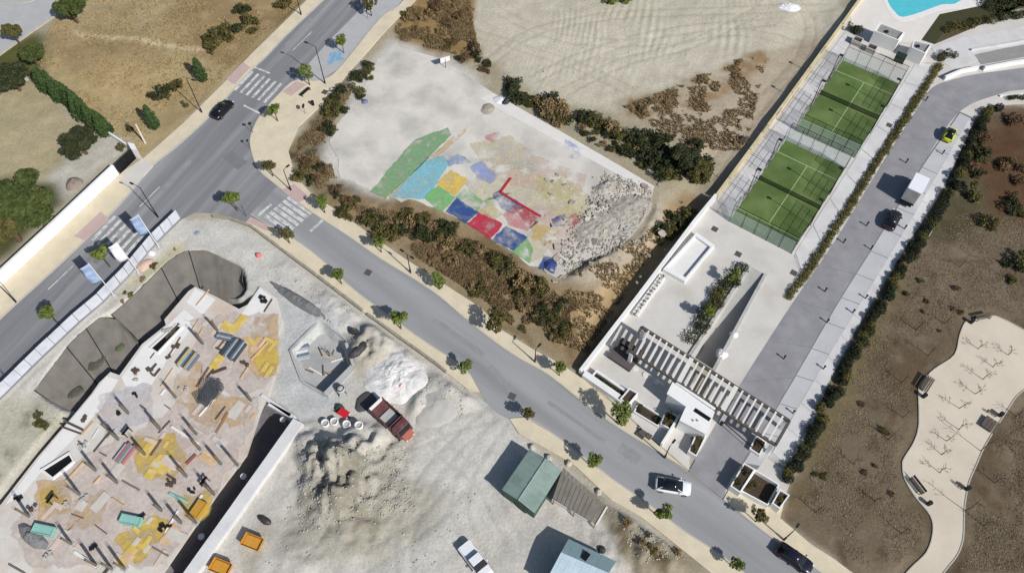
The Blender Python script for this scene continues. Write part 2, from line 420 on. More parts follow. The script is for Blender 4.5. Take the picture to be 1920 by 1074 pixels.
for tr in ([(900, 130), (1000, 60), (1150, 30), (1350, 20), (1560, 10)], [(880, 60), (980, 90), (1100, 130), (1180, 170)], [(930, 20), (1050, 70), (1200, 80), (1380, 60), (1500, 80)], [(1000, 150), (1080, 110), (1250, 60), (1450, 40)],
           [(1060, 170), (1160, 120), (1300, 80), (1420, 20)], [(1480, -10), (1520, 40), (1500, 110), (1420, 200), (1330, 330)],
           [(930, 770), (860, 830), (800, 900), (760, 1000), (760, 1090)], [(945, 780), (890, 860), (860, 950), (900, 1060)], [(930, 775), (840, 800), (770, 830)], [(900, 840), (820, 960), (680, 1060)], [(800, 780), (830, 840), (900, 900), (960, 1010)]):
    track(tr, 1.9, .34, .8)
colr = colr * (1 - .16 * TRK[..., None])
# heights
paved = np.zeros_like(XX)
for P in (ROAD_POLY, SIDE_POLY, PAVE_A, PAVE_B, PAVE_C, PAVE_D, PAVE_E, PLAZA, PARK_TL, COURT_LOT, PATH):
    paved = np.maximum(paved, mask(P, 0, 0))
flat = np.clip(blur(paved, 2) * 6, 0, 1)
H = (fbm(XX, YY, 9, 3, 4) - .5) * .55 + (fbm(XX, YY, 1.6, 5, 2) - .5) * .11
def bumpz(u, v, r, h, rough=0., e=1.0, rot=0.):
    global H
    c = G(u, v); dx = XX - c.x; dy = YY - c.y
    ca, sa = math.cos(rot), math.sin(rot)
    d = np.hypot(dx * ca + dy * sa, (-dx * sa + dy * ca) / e) / r
    k = np.clip(1 - d * d, 0, 1) ** 1.3
    H = H + k * (h + rough * (fbm(XX, YY, 1.4, 7, 3) - .5) * 2)
for a in ((600, 850, 5.5, 1.5, 1.2, .6, -.9), (650, 850, 6, 1.2, 1.0, .6, .5), (640, 900, 6, 1.3, 1.4), (690, 850, 5, .8, .9), (620, 930, 4, .7, .8), (680, 960, 7, .8, .5), (570, 1040, 4, .5, .5),
          (850, 735, 4.5, 1.0, .5, .55, -.6), (790, 750, 3.5, .8, .5, .5, 1.2), (690, 650, 4, 1.2, 1.), (720, 640, 4, .8, .8),
          (780, 660, 3, .7, .8), (1100, 440, 8, 1.0, .9), (1180, 400, 7, 1.3, 1.1), (1140, 360, 6, .9, 1.), (1080, 480, 5, .8, .8), (1120, 330, 5, .6, .6),
          (1180, 1000, 7, .7, .6), (1250, 1040, 5, .5, .6), (570, 480, 5, .4, .5), (640, 570, 6, .5, .6)):
    bumpz(*a)
# raked furrows of the upper plot
fm = mask([(960, 120), (1000, 30), (1300, 0), (1480, -20), (1420, 90), (1260, 170), (1150, 200), (1040, 190)], 2, 6)
th = math.radians(72) + (fbm(XX, YY, 30, 2, 2) - .5) * 1.0
sphase = XX * np.sin(math.radians(72)) - YY * np.cos(math.radians(72)) + (fbm(XX, YY, 18, 6, 2) - .5) * 9 + (YY - 110) * .004 * XX
H = H + fm * .055 * np.sin(sphase * 2 * math.pi / 1.25 + 4 * fbm(XX, YY, 5, 1, 2)) * np.clip(vnoise(XX, YY, 5, 3) * 2.4 - .7, 0, 1.4)
# the ground west of the community wall lies lower
low = mask([(1640, -60), (1335, 366), (1088, 690), (1075, 690), (1110, 600), (1220, 440), (1300, 330), (1420, 160), (1560, -60)], 0, 0)
low = blur(low, 6) * (1 - mask(PLAZA, 0, 0))
H = H - low * (.55 + 1.7 * blur(mask([(1335, 366), (1088, 690), (1000, 690), (1200, 330)], 0, 0), 10))
H = H - .07 * TRK
H = H + mask([(540, 830), (760, 820), (800, 930), (700, 1010), (540, 1000)], 2, 4) * ((fbm(XX, YY, .9, 2, 2) - .5) * .7 + (fbm(XX, YY, 2.2, 6, 2) - .5) * .6)
H = H * (1 - flat) - .02 * flat
# field rolls
H = H + mask(FIELD, 0, 10) * (1 - flat) * (fbm(XX, YY, 16, 1, 3) - .5) * 1.2
# grey concrete hollow beside the slab
RECESS = [(546, 655), (600, 602), (648, 638), (662, 686), (614, 740), (568, 714)]
rm = blur(mask([(552, 656), (600, 609), (643, 641), (655, 685), (613, 732), (572, 711)], 0, 0), 1)
H = H * (1 - rm) - 2.2 * rm
# ramp and excavation
H = H - blur(mask([(1404, 505), (1430, 520), (1337, 690), (1300, 664)], 0, 0), 1) * 3.6
pm = np.clip(blur(mask(PIT, 0, 0), 1), 0, 1)
H = H * (1 - pm) - 3.6 * pm
memslope = mask([(66, 733), (131, 646), (188, 595), (210, 591), (265, 543), (317, 490), (348, 472), (389, 471), (455, 502), (462, 560), (365, 533), (262, 641), (138, 778)], 0, 0)
mm = np.clip(blur(memslope, 3) * 1.6 - .6, 0, 1)
H = np.minimum(H, -3.6 * mm + H * (1 - mm))
outer = (np.abs(XX) > 118) | (YY < 6) | (YY > 146)
H[outer] = -.15
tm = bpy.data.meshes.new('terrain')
co = np.stack([XX, YY, H], -1).reshape(-1, 3)
idx = np.arange(NX * NY).reshape(NX, NY)
fa = np.stack([idx[:-1, :-1], idx[1:, :-1], idx[1:, 1:], idx[:-1, 1:]], -1).reshape(-1, 4)
tm.vertices.add(len(co)); tm.vertices.foreach_set('co', co.ravel())
tm.loops.add(fa.size); tm.loops.foreach_set('vertex_index', fa.ravel().astype(np.int32))
tm.polygons.add(len(fa)); tm.polygons.foreach_set('loop_start', (np.arange(len(fa)) * 4).astype(np.int32))
tm.polygons.foreach_set('use_smooth', np.ones(len(fa), bool))
tm.update(calc_edges=True)
ca = tm.color_attributes.new('soil', 'FLOAT_COLOR', 'POINT')
ca.data.foreach_set('color', np.concatenate([colr.reshape(-1, 3), np.ones((NX * NY, 1))], 1).ravel())
def soil_mat():
    m = bpy.data.materials.new('soil'); m.use_nodes = True
    N, L = m.node_tree.nodes, m.node_tree.links; b = N['Principled BSDF']
    b.inputs['Roughness'].default_value = .95; b.inputs['Specular IOR Level'].default_value = .1
    at = N.new('ShaderNodeAttribute'); at.attribute_name = 'soil'
    tc = N.new('ShaderNodeTexCoord')
    f = []
    for sc, a, dt in ((.35, .13, 6), (2.6, .15, 5), (9, .13, 3)):
        n = N.new('ShaderNodeTexNoise'); n.inputs['Scale'].default_value = sc; n.inputs['Detail'].default_value = dt; n.inputs['Roughness'].default_value = .65
        L.new(tc.outputs['Object'], n.inputs['Vector'])
        r = N.new('ShaderNodeMapRange'); r.inputs[1].default_value = .28; r.inputs[2].default_value = .72
        r.inputs[3].default_value = 1 - a; r.inputs[4].default_value = 1 + a
        L.new(n.outputs['Fac'], r.inputs[0]); f.append((r.outputs[0], n))
    mu = N.new('ShaderNodeMath'); mu.operation = 'MULTIPLY'; L.new(f[0][0], mu.inputs[0]); L.new(f[1][0], mu.inputs[1])
    mu2 = N.new('ShaderNodeMath'); mu2.operation = 'MULTIPLY'; L.new(mu.outputs[0], mu2.inputs[0]); L.new(f[2][0], mu2.inputs[1])
    vm = N.new('ShaderNodeVectorMath'); vm.operation = 'SCALE'
    L.new(at.outputs['Color'], vm.inputs[0]); L.new(mu2.outputs[0], vm.inputs['Scale']); L.new(vm.outputs[0], b.inputs['Base Color'])
    bp = N.new('ShaderNodeBump'); bp.inputs['Strength'].default_value = .4; bp.inputs['Distance'].default_value = .2
    L.new(f[1][1].outputs['Fac'], bp.inputs['Height']); L.new(bp.outputs[0], b.inputs['Normal'])
    return m
tm.materials.append(soil_mat())
struct(obj('terrain', tm))
def zt(x, y):
    """terrain height"""
    i = (x + 118) / STEP + 5; j = (y - 6) / STEP + 5
    i = min(max(i, 5), NX - 7); j = min(max(j, 5), NY - 7)
    a, b = int(i), int(j); fx, fy = i - a, j - b
    return float((H[a, b] * (1 - fx) + H[a + 1, b] * fx) * (1 - fy) + (H[a, b + 1] * (1 - fx) + H[a + 1, b + 1] * fx) * fy)
def GT(u, v):
    p = G(u, v)
    for _ in range(4):
        p = G(u, v, zt(p.x, p.y))
    return p

# ------------------------------------------------------------------ roads, pavements, paving
A_MAIN = ang((390, 222), (539, 65)); A_SIDE = ang((604, 440), (900, 650))
m_asph = M('asphalt_worn', (132, 133, 136), .9, .16, .5, .08, 9, .2, tint=(160, 160, 160), tamt=.9, stretch=(14, .8, 1), rot=A_MAIN)
m_asph2 = M('asphalt_pale', (160, 160, 161), .9, .10, .4, .08, 9, .15, tint=(138, 140, 141), tamt=.9, stretch=(12, .9, 1), rot=A_SIDE)
m_drive = M('drive_asphalt', (144, 143, 146), .88, .12, .5, .07, 9, .12, tint=(158, 157, 159), tamt=.7)
m_bay = M('bay_concrete', (180, 180, 180), .9, .08, .5, .06, 8, .1)
m_pave = M('sand_paving', (220, 207, 180), .9, .08, .6, .08, 6, .1, tint=(208, 196, 172), tamt=.7)
m_pink = M('pink_tactile_paving', (196, 172, 166), .9, .08, 1, .08, 6, .1)
m_kerb = M('kerb_concrete', (188, 184, 172), .9, .1, 1, .08, 6, .1)
m_plaza = M('plaza_concrete', (210, 206, 199), .88, .06, .35, .05, 6, .06, tint=(192, 186, 176), tamt=.6)
m_strip = M('strip_concrete', (190, 190, 192), .88, .06, .4, .05, 6, .06, tint=(198, 198, 202), tamt=.6)
m_walk = M('walk_concrete', (212, 211, 210), .88, .06, .6, .05, 6, .06, tint=(196, 192, 188), tamt=.6)
m_path = M('path_resin', (214, 203, 184), .9, .07, .3, .05, 9, .06, tint=(206, 194, 174), tamt=.7)
m_white = M('white_render', (240, 240, 238), .85, .04, .8, .03, 6, .05, tint=(224, 222, 216), tamt=.5)
m_cream = M('cream_render', (214, 200, 160), .9, .1, .7, .06, 6, .1, tint=(184, 170, 136), tamt=.6)
m_line = M('road_paint', (212, 212, 208), .8, .10, 2.0, .2, 5, .05, tint=(158, 158, 157), tamt=1.0)
m_dark = M('dark_metal', (44, 44, 48), .55, .1, 3, .05, 20, 0, metal=.3)
m_black = M('black_metal', (24, 24, 26), .5, .1, 3, .05, 20, 0, metal=.2)
m_conc = M('concrete_grey', (188, 187, 184), .9, .1, .8, .08, 6, .12, tint=(164, 162, 158), tamt=.7)

def sheet(name, px, z, mat, z0=-.5):
    return struct(MB().prism([(p.x, p.y) for p in GP(px)], z0, z).build(name, mat, None))
road = sheet('main_road', ROAD_POLY, .030, m_asph)
road2 = sheet('side_road', SIDE_POLY, .036, m_asph2)
sheet('parking_bays', [(700, -50), (687, 7), (622, 72), (584, 114), (556, 150), (600, 151), (634, 130), (710, 37), (745, 13), (795, -50)], .042, m_bay)
for i, (nm, P) in enumerate((('pavement', PAVE_A), ('pavement', PAVE_B), ('pavement', PAVE_C), ('pavement', PAVE_D), ('pavement', PAVE_E))):
    pv = sheet(nm, P, .150 + .002 * i, m_pave)
# kerb stones: a continuous raised edge along each carriageway side
def kerb(px, parent_name, w_=.16, z=.165, off=0.):
    pts = GP(px); mb = MB()
    for a, b in zip(pts[:-1], pts[1:]):
        if (b - a).length < .05: continue
        mb.bar((a.x, a.y, z - .1), (b.x, b.y, z - .1), w_, .2)
    return struct(mb.build(parent_name, m_kerb))
kerb(ROAD_LEFT, 'kerb')
kerb(smooth_line([(746, 14), (711, 38), (635, 131), (600, 152), (556, 152), (532, 169), (491, 214), (473, 248), (470, 276), (484, 317), (515, 345), (546, 370)]) +
     SIDE_UP[8:53], 'kerb')
kerb(SIDE_LOW[:37], 'kerb')
kerb([q for q in SIDE_LOW if q[0] > 980], 'kerb')
kerb([q for q in SIDE_UP if q[0] > 1350], 'kerb')
# dropped kerbs with pink tactile paving by each crossing
for P in ([(470, 128), (440, 160), (424, 150), (456, 118)], [(556, 154), (530, 173), (546, 182), (575, 160)], [(528, 358), (560, 381), (582, 372), (552, 346)],
          [(470, 408), (505, 424), (500, 434), (462, 416)], [(205, 412), (160, 452), (140, 444), (190, 398)]):
    sheet('tactile_paving', P, .168, m_pink, .1)
sheet('gate_apron', [(238, 322), (272, 298), (288, 312), (246, 358), (225, 340)], .172, m_plaza, .0)
sheet('car_park', PARK_TL, .04, m_bay)
kerb([(106, 28), (60, 60), (0, 103), (-100, 175)], 'kerb', .5)
ring = [(36 + 34 * math.cos(t), -6 + 12 * math.sin(t)) for t in [k * math.pi / 12 for k in range(25)]]
kerb(ring, 'kerb', .35)

m_m = {'stop': m_line}
def line_sheet(name, pts, z, parent, mat=m_line):
    return MB().prism([(p.x, p.y) for p in pts], z - .003, z).build(name, mat, parent)
def strip_px(p, q, w_, z, parent, name='painted_line'):
    a, b = G(*p), G(*q); d = (b - a).normalized(); n = Vector((-d.y, d.x, 0)) * w_ / 2
    return line_sheet(name, [a - n, b - n, b + n, a + n], z, parent)
def zebra(p0, p1, length, n, w_, z, parent, adir):
    a, b = G(*p0), G(*p1); d = Vector((math.cos(adir), math.sin(adir), 0)); nn = Vector((-d.y, d.x, 0))
    for k in range(n):
        c = a.lerp(b, (k + .5) / n)
        line_sheet('zebra_stripe', [c - d * length / 2 - nn * w_ / 2, c + d * length / 2 - nn * w_ / 2, c + d * length / 2 + nn * w_ / 2, c - d * length / 2 + nn * w_ / 2], z, parent)
zebra((452, 150), (528, 182), 5.0, 7, .5, .036, road, A_MAIN)
zebra((190, 424), (262, 478), 5.0, 7, .55, .036, road, A_MAIN)
zebra((566, 382), (516, 424), 5.2, 6, .62, .042, road2, A_SIDE)
strip_px((478, 127), (506, 138), .35, .036, road); strip_px((457, 198), (487, 213), .35, .036, road)
strip_px((484, 405), (509, 383), .45, .042, road2); strip_px((582, 434), (607, 411), .45, .042, road2)
for p, q in (((90, 543), (138, 498)), ((262, 388), (300, 350)), ((548, 96), (585, 60))):
    strip_px(p, q, .16, .036, road)
# repairs in the asphalt
m_rep = [M('asphalt_repair_dark', (126, 127, 130), .92, .12, 1, .1, 9, .2, tint=(126, 127, 129), tamt=.6), M('asphalt_repair_pale', (150, 150, 151), .92, .12, 1, .1, 9, .2, tint=(138, 138, 140), tamt=.6), M('asphalt_repair_mid', (146, 147, 148), .92, .12, 1, .1, 9, .2, tint=(154, 154, 155), tamt=.6)]
for (u, v, l, w_, par, z_, az, mi) in ((330, 330, 7, .9, road, .0335, A_MAIN, 1), (200, 470, 5, 1.2, road, .0335, A_MAIN, 0), (440, 300, 4, 2.2, road, .0335, A_SIDE, 0), (560, 60, 8, .7, road, .0335, A_MAIN, 1), (120, 540, 9, .6, road, .0335, A_MAIN, 0),
        (860, 632, 9, .8, road2, .0395, A_SIDE, 2), (1080, 790, 9, .6, road2, .0395, A_SIDE, 2), (1180, 850, 3, 1.6, road2, .0395, A_SIDE, 2), (940, 710, 5, .8, road2, .0395, A_SIDE - .2, 2)):
    c_ = G(u, v); dd = Vector((math.cos(az), math.sin(az), 0)); nn = Vector((-dd.y, dd.x, 0)); r_ = random.Random(u)
    pts_ = []
    for s_, e_ in ((-1, 1), (1, -1)):
        for k in range(9): pts_.append(c_ + dd * (e_ * l * (k / 8 - .5)) + nn * (s_ * w_ / 2 * r_.uniform(.75, 1.2)))
    line_sheet('asphalt_repair', pts_, z_, par, m_rep[mi])
# blue disabled bay mark
m_blue = M('blue_bay_paint', (128, 170, 200), .85, .2, 2, .2, 5, .05, tint=(180, 180, 178), tamt=.9)
line_sheet('blue_bay_mark', GP([(618, 100), (640, 92), (646, 112), (612, 124)]), .048, bpy.data.objects['parking_bays'], m_blue)
# drains and covers
m_iron = M('cast_iron', (92, 88, 82), .7, .15, 4, .1, 20, .1)
for u, v in ((609, 173), (960, 742), (690, 510)):
    p = G(u, v, .15)
    r = MB(); r.box((0, 0, .012), (.95, .95, .024)); 
    for k in range(4): r.box((-.33 + .22 * k, 0, .03), (.1, .8, .016))
    o = r.build('drain_cover', m_iron); o.location = (p.x, p.y, .15 if u == 609 else .034); o.rotation_euler.z = A_MAIN
    tag(o, 'square ribbed iron cover set in the sand coloured pavement' if u == 609 else 'square ribbed iron cover in the side road by the yard entrance' if u > 900 else 'square ribbed iron cover in the side road past the zebra', 'drain cover')

# gated community paving, split round the sunken ramp
struct(MB().prism([(p.x, p.y) for p in GP([(1660, -60), (1343, 374), (1300, 425), (1092, 700), (1096, 706), (1170, 771), (1221, 820), (1264, 857), (1292, 882), (1302, 668), (1408, 500), (1432, 514), (1746, 84), (1850, -60)])], -2.9, .06).build('plaza_paving', m_plaza))
struct(MB().prism([(p.x, p.y) for p in GP([(1850, -60), (1746, 84), (1432, 514), (1334, 692), (1306, 880), (1356, 936), (1400, 880), (1470, 935), (1551, 722), (1613, 606), (1675, 503), (1716, 437), (1771, 351), (1826, 226), (1845, 200), (1900, 196), (2050, 190), (2050, -60)])], -.5, .062).build('forecourt_paving', m_plaza))
sheet('drive', DRIVE, .080, m_drive)
ps = sheet('parking_strip', STRIP, .086, M('joint_grey', (130, 129, 132), .9, .1, 1, .1, 8, .1))
sheet('garden_path', PATH, .04, m_path)
# joints sawn across the parking strip and drive edge: separate concrete slabs
wk = struct(MB().prism([(p.x, p.y) for p in GP([(1702, 422), (1630, 540), (1534, 698), (1480, 790), (1440, 860), (1470, 880), (1551, 722), (1613, 606), (1675, 503), (1716, 437), (1771, 351), (1826, 226), (1815, 222), (1770, 310)])], -.4, .1).build('hedge_footway', m_conc))
def along(px, n):
    pts = GP(px); L = [0]
    for a, b in zip(pts[:-1], pts[1:]): L.append(L[-1] + (b - a).length)
    out = []
    for k in range(n + 1):
        t = L[-1] * k / n; i = 0
        while i < len(L) - 2 and L[i + 1] < t: i += 1
        out.append(pts[i].lerp(pts[i + 1], (t - L[i]) / max(L[i + 1] - L[i], 1e-6)))
    return out
def slab_row(lpx, rpx, n, z, mat, parent, gap=.05, name='slab', cols=1, th=.05):
    a, b = along(lpx, n), along(rpx, n)
    for k in range(n):
        for c in range(cols):
            t0, t1 = c / cols, (c + 1) / cols
            q = [a[k].lerp(b[k], t0), a[k].lerp(b[k], t1), a[k + 1].lerp(b[k + 1], t1), a[k + 1].lerp(b[k + 1], t0)]
            m = sum(q, Vector()) / 4
            q = [p + (m - p).normalized() * gap for p in q]
            MB().prism([(p.x, p.y) for p in q], z - th, z + rnd.uniform(-.004, .004)).build(name, mat, parent)
slab_row([(1815, 226), (1702, 422), (1630, 540), (1534, 698), (1448, 848)], [(1826, 230), (1768, 351), (1672, 503), (1610, 606), (1549, 722), (1474, 872)], 17, .13, m_walk, wk)
slab_row([(1799, 213), (1735, 303), (1644, 452), (1568, 572), (1496, 697), (1440, 792), (1394, 868)], [(1822, 224), (1768, 312), (1702, 424), (1630, 541), (1534, 699), (1482, 788), (1424, 874)], 15, .118, m_strip, ps, .07)
# edging round the garden path
kerb([q for q in PATH if q[1] < 1090], 'path_edging', .14, .1)
# sawn joints across the drive
m_joint = M('joint_grey', (130, 129, 132))
for p_, q_ in (((1738, 190), (1798, 213)), ((1690, 262), (1765, 262)), ((1640, 345), (1706, 356)), ((1588, 425), (1652, 440)), ((1540, 500), (1606, 514)), ((1497, 566), (1560, 584)), ((1448, 640), (1524, 652)), ((1400, 716), (1488, 708))):
    a_, b_ = G(*p_), G(*q_); d_ = (b_ - a_).normalized(); n_ = Vector((-d_.y, d_.x, 0)) * .04
    line_sheet('joint', [a_ - n_, b_ - n_, b_ + n_, a_ + n_], .0835, bpy.data.objects['drive'], m_joint)
# ================================================================== VEGETATION builders
def leaf_mat(name, col, tint, amt=.8):
    m = M(name, col, .8, .35, 1.6, .25, 7, 0, tint=tint, tamt=amt, spec=.15)
    return m
m_lf_garden = leaf_mat('leaf_garden', (72, 84, 44), (92, 100, 54))
m_lf_green = leaf_mat('leaf_green', (98, 114, 52), (132, 140, 68))
m_lf_dark = leaf_mat('leaf_dark', (56, 62, 40), (78, 80, 48))
m_lf_olive = leaf_mat('leaf_olive', (88, 86, 48), (112, 100, 60))
m_lf_dry = leaf_mat('leaf_dry', (138, 116, 82), (160, 138, 102))
m_lf_rust = leaf_mat('leaf_rust', (112, 90, 66), (98, 78, 60))
m_lf_cyp = leaf_mat('leaf_cypress', (62, 82, 46), (80, 98, 54))
m_lf_hdark = leaf_mat('leaf_hedge_dark', (44, 50, 36), (62, 66, 42))
m_lf_lawn = leaf_mat('leaf_hedge', (110, 104, 58), (90, 86, 52))
m_bark = M('bark', (98, 82, 66), .95, .2, 4, .15, 20, .3)
m_twig = M('twig', (84, 70, 58), .95, .2, 4, .15, 20, .2)

def leaf_blob(rs, n, centers, size, flat=.35):
    """leaf quads spread through ellipsoid clumps: centers = (x,y,z, rx,ry,rz, weight)"""
    W = np.array([c[6] for c in centers], float); W /= W.sum()
    pick = rs.choice(len(centers), n, p=W)
    C = np.array([c[:6] for c in centers])[pick]
    d = rs.normal(size=(n, 3)); d /= np.linalg.norm(d, axis=1)[:, None]
    r = rs.uniform(.35, 1.08, n) ** .6
    P = C[:, :3] + d * C[:, 3:] * r[:, None]
    nrm = d * .7 + rs.normal(size=(n, 3)) * .6; nrm[:, 2] += .35
    nrm /= np.linalg.norm(nrm, axis=1)[:, None]
    a = np.cross(nrm, rs.normal(size=(n, 3))); a /= np.linalg.norm(a, axis=1)[:, None]
    b = np.cross(nrm, a)
    s = (size * rs.uniform(.55, 1.35, n))[:, None]
    a = a * s; b = b * s * rs.uniform(.4, .8, n)[:, None]
    V = np.stack([P - a, P + b * .8 - a * .1, P + a, P - b], 1).reshape(-1, 3)
    V[:, 2] = np.maximum(V[:, 2], .0)
    F = np.arange(n * 4).reshape(n, 4)
    return V, F
def np_mesh(name, V, F, mat):
    me = bpy.data.meshes.new(name); k = F.shape[1]
    me.vertices.add(len(V)); me.vertices.foreach_set('co', np.ascontiguousarray(V, dtype=np.float32).ravel())
    me.loops.add(F.size); me.loops.foreach_set('vertex_index', F.ravel().astype(np.int32))
    me.polygons.add(len(F)); me.polygons.foreach_set('loop_start', (np.arange(len(F)) * k).astype(np.int32))
    me.update(calc_edges=True); me.materials.append(mat)
    return me
_VAR = {}
def tree_variant(kind, i):
    """meshes of one unit tree: (trunk mesh, crown mesh)"""
    if (kind, i) in _VAR: return _VAR[(kind, i)]
    rs = np.random.RandomState(100 * i + sum(map(ord, kind)))
    r = random.Random(i * 7 + 3)
    mb = MB()
    if kind in ('street', 'street_dark'):
        zc, R, n, sz = 1.95, .85, 620, .13
        cs = [(0, 0, zc, R * .6, R * .6, R * .75, 2)]
        mb.path([(0, 0, -.1), (.03, .02, .7), (0, .03, 1.3)], .07, .05)
        for k in range(7):
            t = k * .9 + r.random(); q = R * r.uniform(.35, .75); z = zc + r.uniform(-.45, .6)
            cs.append((q * math.cos(t), q * math.sin(t), z, R * .42, R * .42, R * .4, 1))
            mb.tube((0, .03, 1.25), (q * .8 * math.cos(t), q * .8 * math.sin(t), z), .035, .012, 5)
        mat = m_lf_green if kind == 'street' else m_lf_olive
    elif kind == 'broad':
        zc, R, n, sz = 4.2, 2.6, 6500, .2
        cs = [(0, 0, zc, R * .6, R * .6, R * .5, 2)]
        mb.path([(0, 0, -.2), (.08, .04, 1.2), (.05, .1, 2.4)], .28, .18, 8)
        for k in range(16):
            t = k * 2.4 + r.random(); q = R * r.uniform(.3, .85); z = zc + r.uniform(-1., 1.3) * (1 - q / R * .6)
            s = R * r.uniform(.22, .4)
            cs.append((q * math.cos(t), q * math.sin(t), z, s, s, s * .8, 1))
            mb.tube((.05, .1, 2.2), (q * .8 * math.cos(t), q * .8 * math.sin(t), z), .1, .03, 5)
        mat = (m_lf_garden, m_lf_olive, m_lf_dark)[i % 3]
    elif kind == 'cypress':
        n, sz = 1500, .14
        cs = [(0, 0, z, .75 * (1 - ((z - 1.2) / 3.6) ** 2 * .8), .75 * (1 - ((z - 1.2) / 3.6) ** 2 * .8), .6, 1) for z in (.6, 1.1, 1.7, 2.3, 2.9, 3.5, 4.0, 4.5)]
        mb.path([(0, 0, -.1), (0, 0, 2), (0, 0, 4.2)], .1, .03)
        mat = m_lf_cyp
    elif kind in ('shrub_dark', 'shrub_olive', 'shrub_dry', 'shrub_rust', 'shrub_green'):
        n, sz = 560, .12
        cs = [(r.uniform(-.6, .6), r.uniform(-.6, .6), r.uniform(.2, .75), r.uniform(.3, .5), r.uniform(.3, .5), .36, 1) for k in range(8)]
        for k in range(5):
            t = k * 1.3 + r.random()
            mb.tube((0, 0, -.1), (.5 * math.cos(t), .5 * math.sin(t), .7), .03, .01, 4)
        mat = {'shrub_dark': m_lf_dark, 'shrub_olive': m_lf_olive, 'shrub_dry': m_lf_dry, 'shrub_rust': m_lf_rust, 'shrub_green': m_lf_green}[kind]
    V, F = leaf_blob(rs, n, cs, sz)
    _VAR[(kind, i)] = (mb.mesh('trunk', m_bark), np_mesh('crown', V, F, mat))
    return _VAR[(kind, i)]
def plant(kind, i, loc, s, name, label, cat, group=None, sz=None, trunk='trunk', crown='crown'):
    t, c = tree_variant(kind, i)
    o = thing(name, label, cat, loc, rnd.uniform(0, 6.28), group)
    o.scale = (s, s, s if sz is None else sz)
    obj(trunk, t, o); obj(crown, c, o)
    return o

# ---- young street trees (photo position of the crown, crown radius in photo pixels)
ST_LAB = {
 (694, 14): 'small street tree beside the parking bays at the far end', (642, 86): 'round green street tree behind the blue bay mark',
 (577, 145): 'street tree by the tall lamp and the zebra crossing of the main road', (516, 213): 'street tree on the sand coloured corner by the main road zebra',
 (507, 317): 'bright street tree at the rounded corner kerb', (605, 386): 'street tree just past the side road zebra on the court side',
 (712, 460): 'street tree on the court side pavement before the twin lamp', (822, 530): 'street tree on the court side pavement after the twin lamp',
 (930, 603): 'wide ragged street tree amid weeds on the court side pavement', (1050, 693): 'street tree next to the corner of the white community wall',
 (1165, 778): 'broad dark street tree against the white front planter wall', (437, 378): 'street tree leaning over the corner kerb by the hoarding end',
 (538, 443): 'yellowish street tree beside the zebra on the building site side', (637, 520): 'street tree by the low site wall, next after the zebra',
 (748, 600): 'largest street tree along the low site wall', (872, 689): 'last street tree by the low site wall before the yard entrance',
 (990, 777): 'slim street tree at the yard entrance', (1112, 864): 'round street tree opposite the green roofed shed',
 (1243, 962): 'star shaped street tree opposite the white car', (1382, 1057): 'street tree on the yard side below the parked black car',
 (1425, 968): 'street tree in front of the entrance planter box', (95, 592): 'street tree behind the hoarding on the main road, away from the flags',
 (192, 482): 'street tree between the flags behind the hoarding'}
for k, ((u, v), lab) in enumerate(ST_LAB.items()):
    r = {(642, 86): 12, (930, 603): 24, (1165, 778): 22, (748, 600): 18, (437, 378): 16, (1112, 864): 16, (1243, 962): 17, (192, 482): 18, (95, 592): 16, (1425, 968): 16, (694, 14): 14}.get((u, v), 13.5)
    zc = 1.95 * r / 14
    p = G(u, v, zc); ppm = (G(u + 10, v, zc) - p).length / 10
    s = min(max(r * ppm / .84, .85), 1.7)
    plant('street' if k % 4 else 'street_dark', k % 4, (p.x, p.y, .14), s, 'street_tree', lab, 'tree', 'young street trees')

# ---- trees and hedges of the upper-left plots
for i, (u, v, zc, s, sz, lab) in enumerate(((130, 14, 3.5, 1.0, .85, 'dense round tree beside the car park kerb'), (22, 60, 3, .62, .75, 'small upright tree on the car park edge'),
      (145, 262, 3.2, 1.15, .7, 'low spreading olive coloured tree behind the white garden wall'), (45, 385, 4, 2.0, 1.1, 'huge dark tree filling the garden behind the white wall'),
      (10, 420, 4, 1.6, 1.0, 'second big tree next to the huge garden tree behind the white wall'),
      (20, 145, 3, 1.1, .8, 'bushy tree by the pale shed in the garden'), (60, 105, 2.5, .8, .7, 'bushy tree at the end of the garden hedge'))):
    p = G(u, v, zc); plant('broad', i % 3, (p.x, p.y, zt(p.x, p.y)), s, 'garden_tree', lab, 'tree', sz=sz)
for k in range(16):
    t = k / 15; u = 75 + 125 * t + rnd.uniform(-5, 5); v = 148 + 95 * t + rnd.uniform(-5, 5)
    p = G(u, v, 1.6); plant('cypress', k % 3, (p.x, p.y, zt(p.x, p.y)), rnd.uniform(1.3, 1.7), 'hedge_cypress', 'dark cypress in the tall clipped row between garden and field', 'tree', 'row of cypresses', sz=rnd.uniform(.8, 1.05))
for (u, v, lab) in ((375, 135, 'lone leaning cypress above the black car'), (284, 224, 'lone cypress beside the white post')):
    p = G(u, v, 1.9); plant('cypress', 1, (p.x, p.y, zt(p.x, p.y)), 1.35, 'cypress_tree', lab, 'tree', sz=1.0)
for i, (u, v, s) in enumerate(((415, 70, 2.2), (440, 55, 1.8), (400, 88, 1.6), (468, 40, 1.7), (455, 18, 1.6), (475, 55, 1.2), (530, 5, 1.6), (305, 172, 1.7), (330, 160, 1.4), (345, 195, .8), (285, 180, 1.1), (390, 75, 1.3), (225, 275, .8), (240, 240, .9))):
    p = G(u, v, .5); plant(('shrub_olive', 'shrub_dark', 'shrub_olive')[i % 3], i % 4, (p.x, p.y, zt(p.x, p.y)), s, 'field_shrub', 'olive shrub standing in the dry field along the main road', 'shrub', 'field shrubs', trunk='stem', crown='foliage')

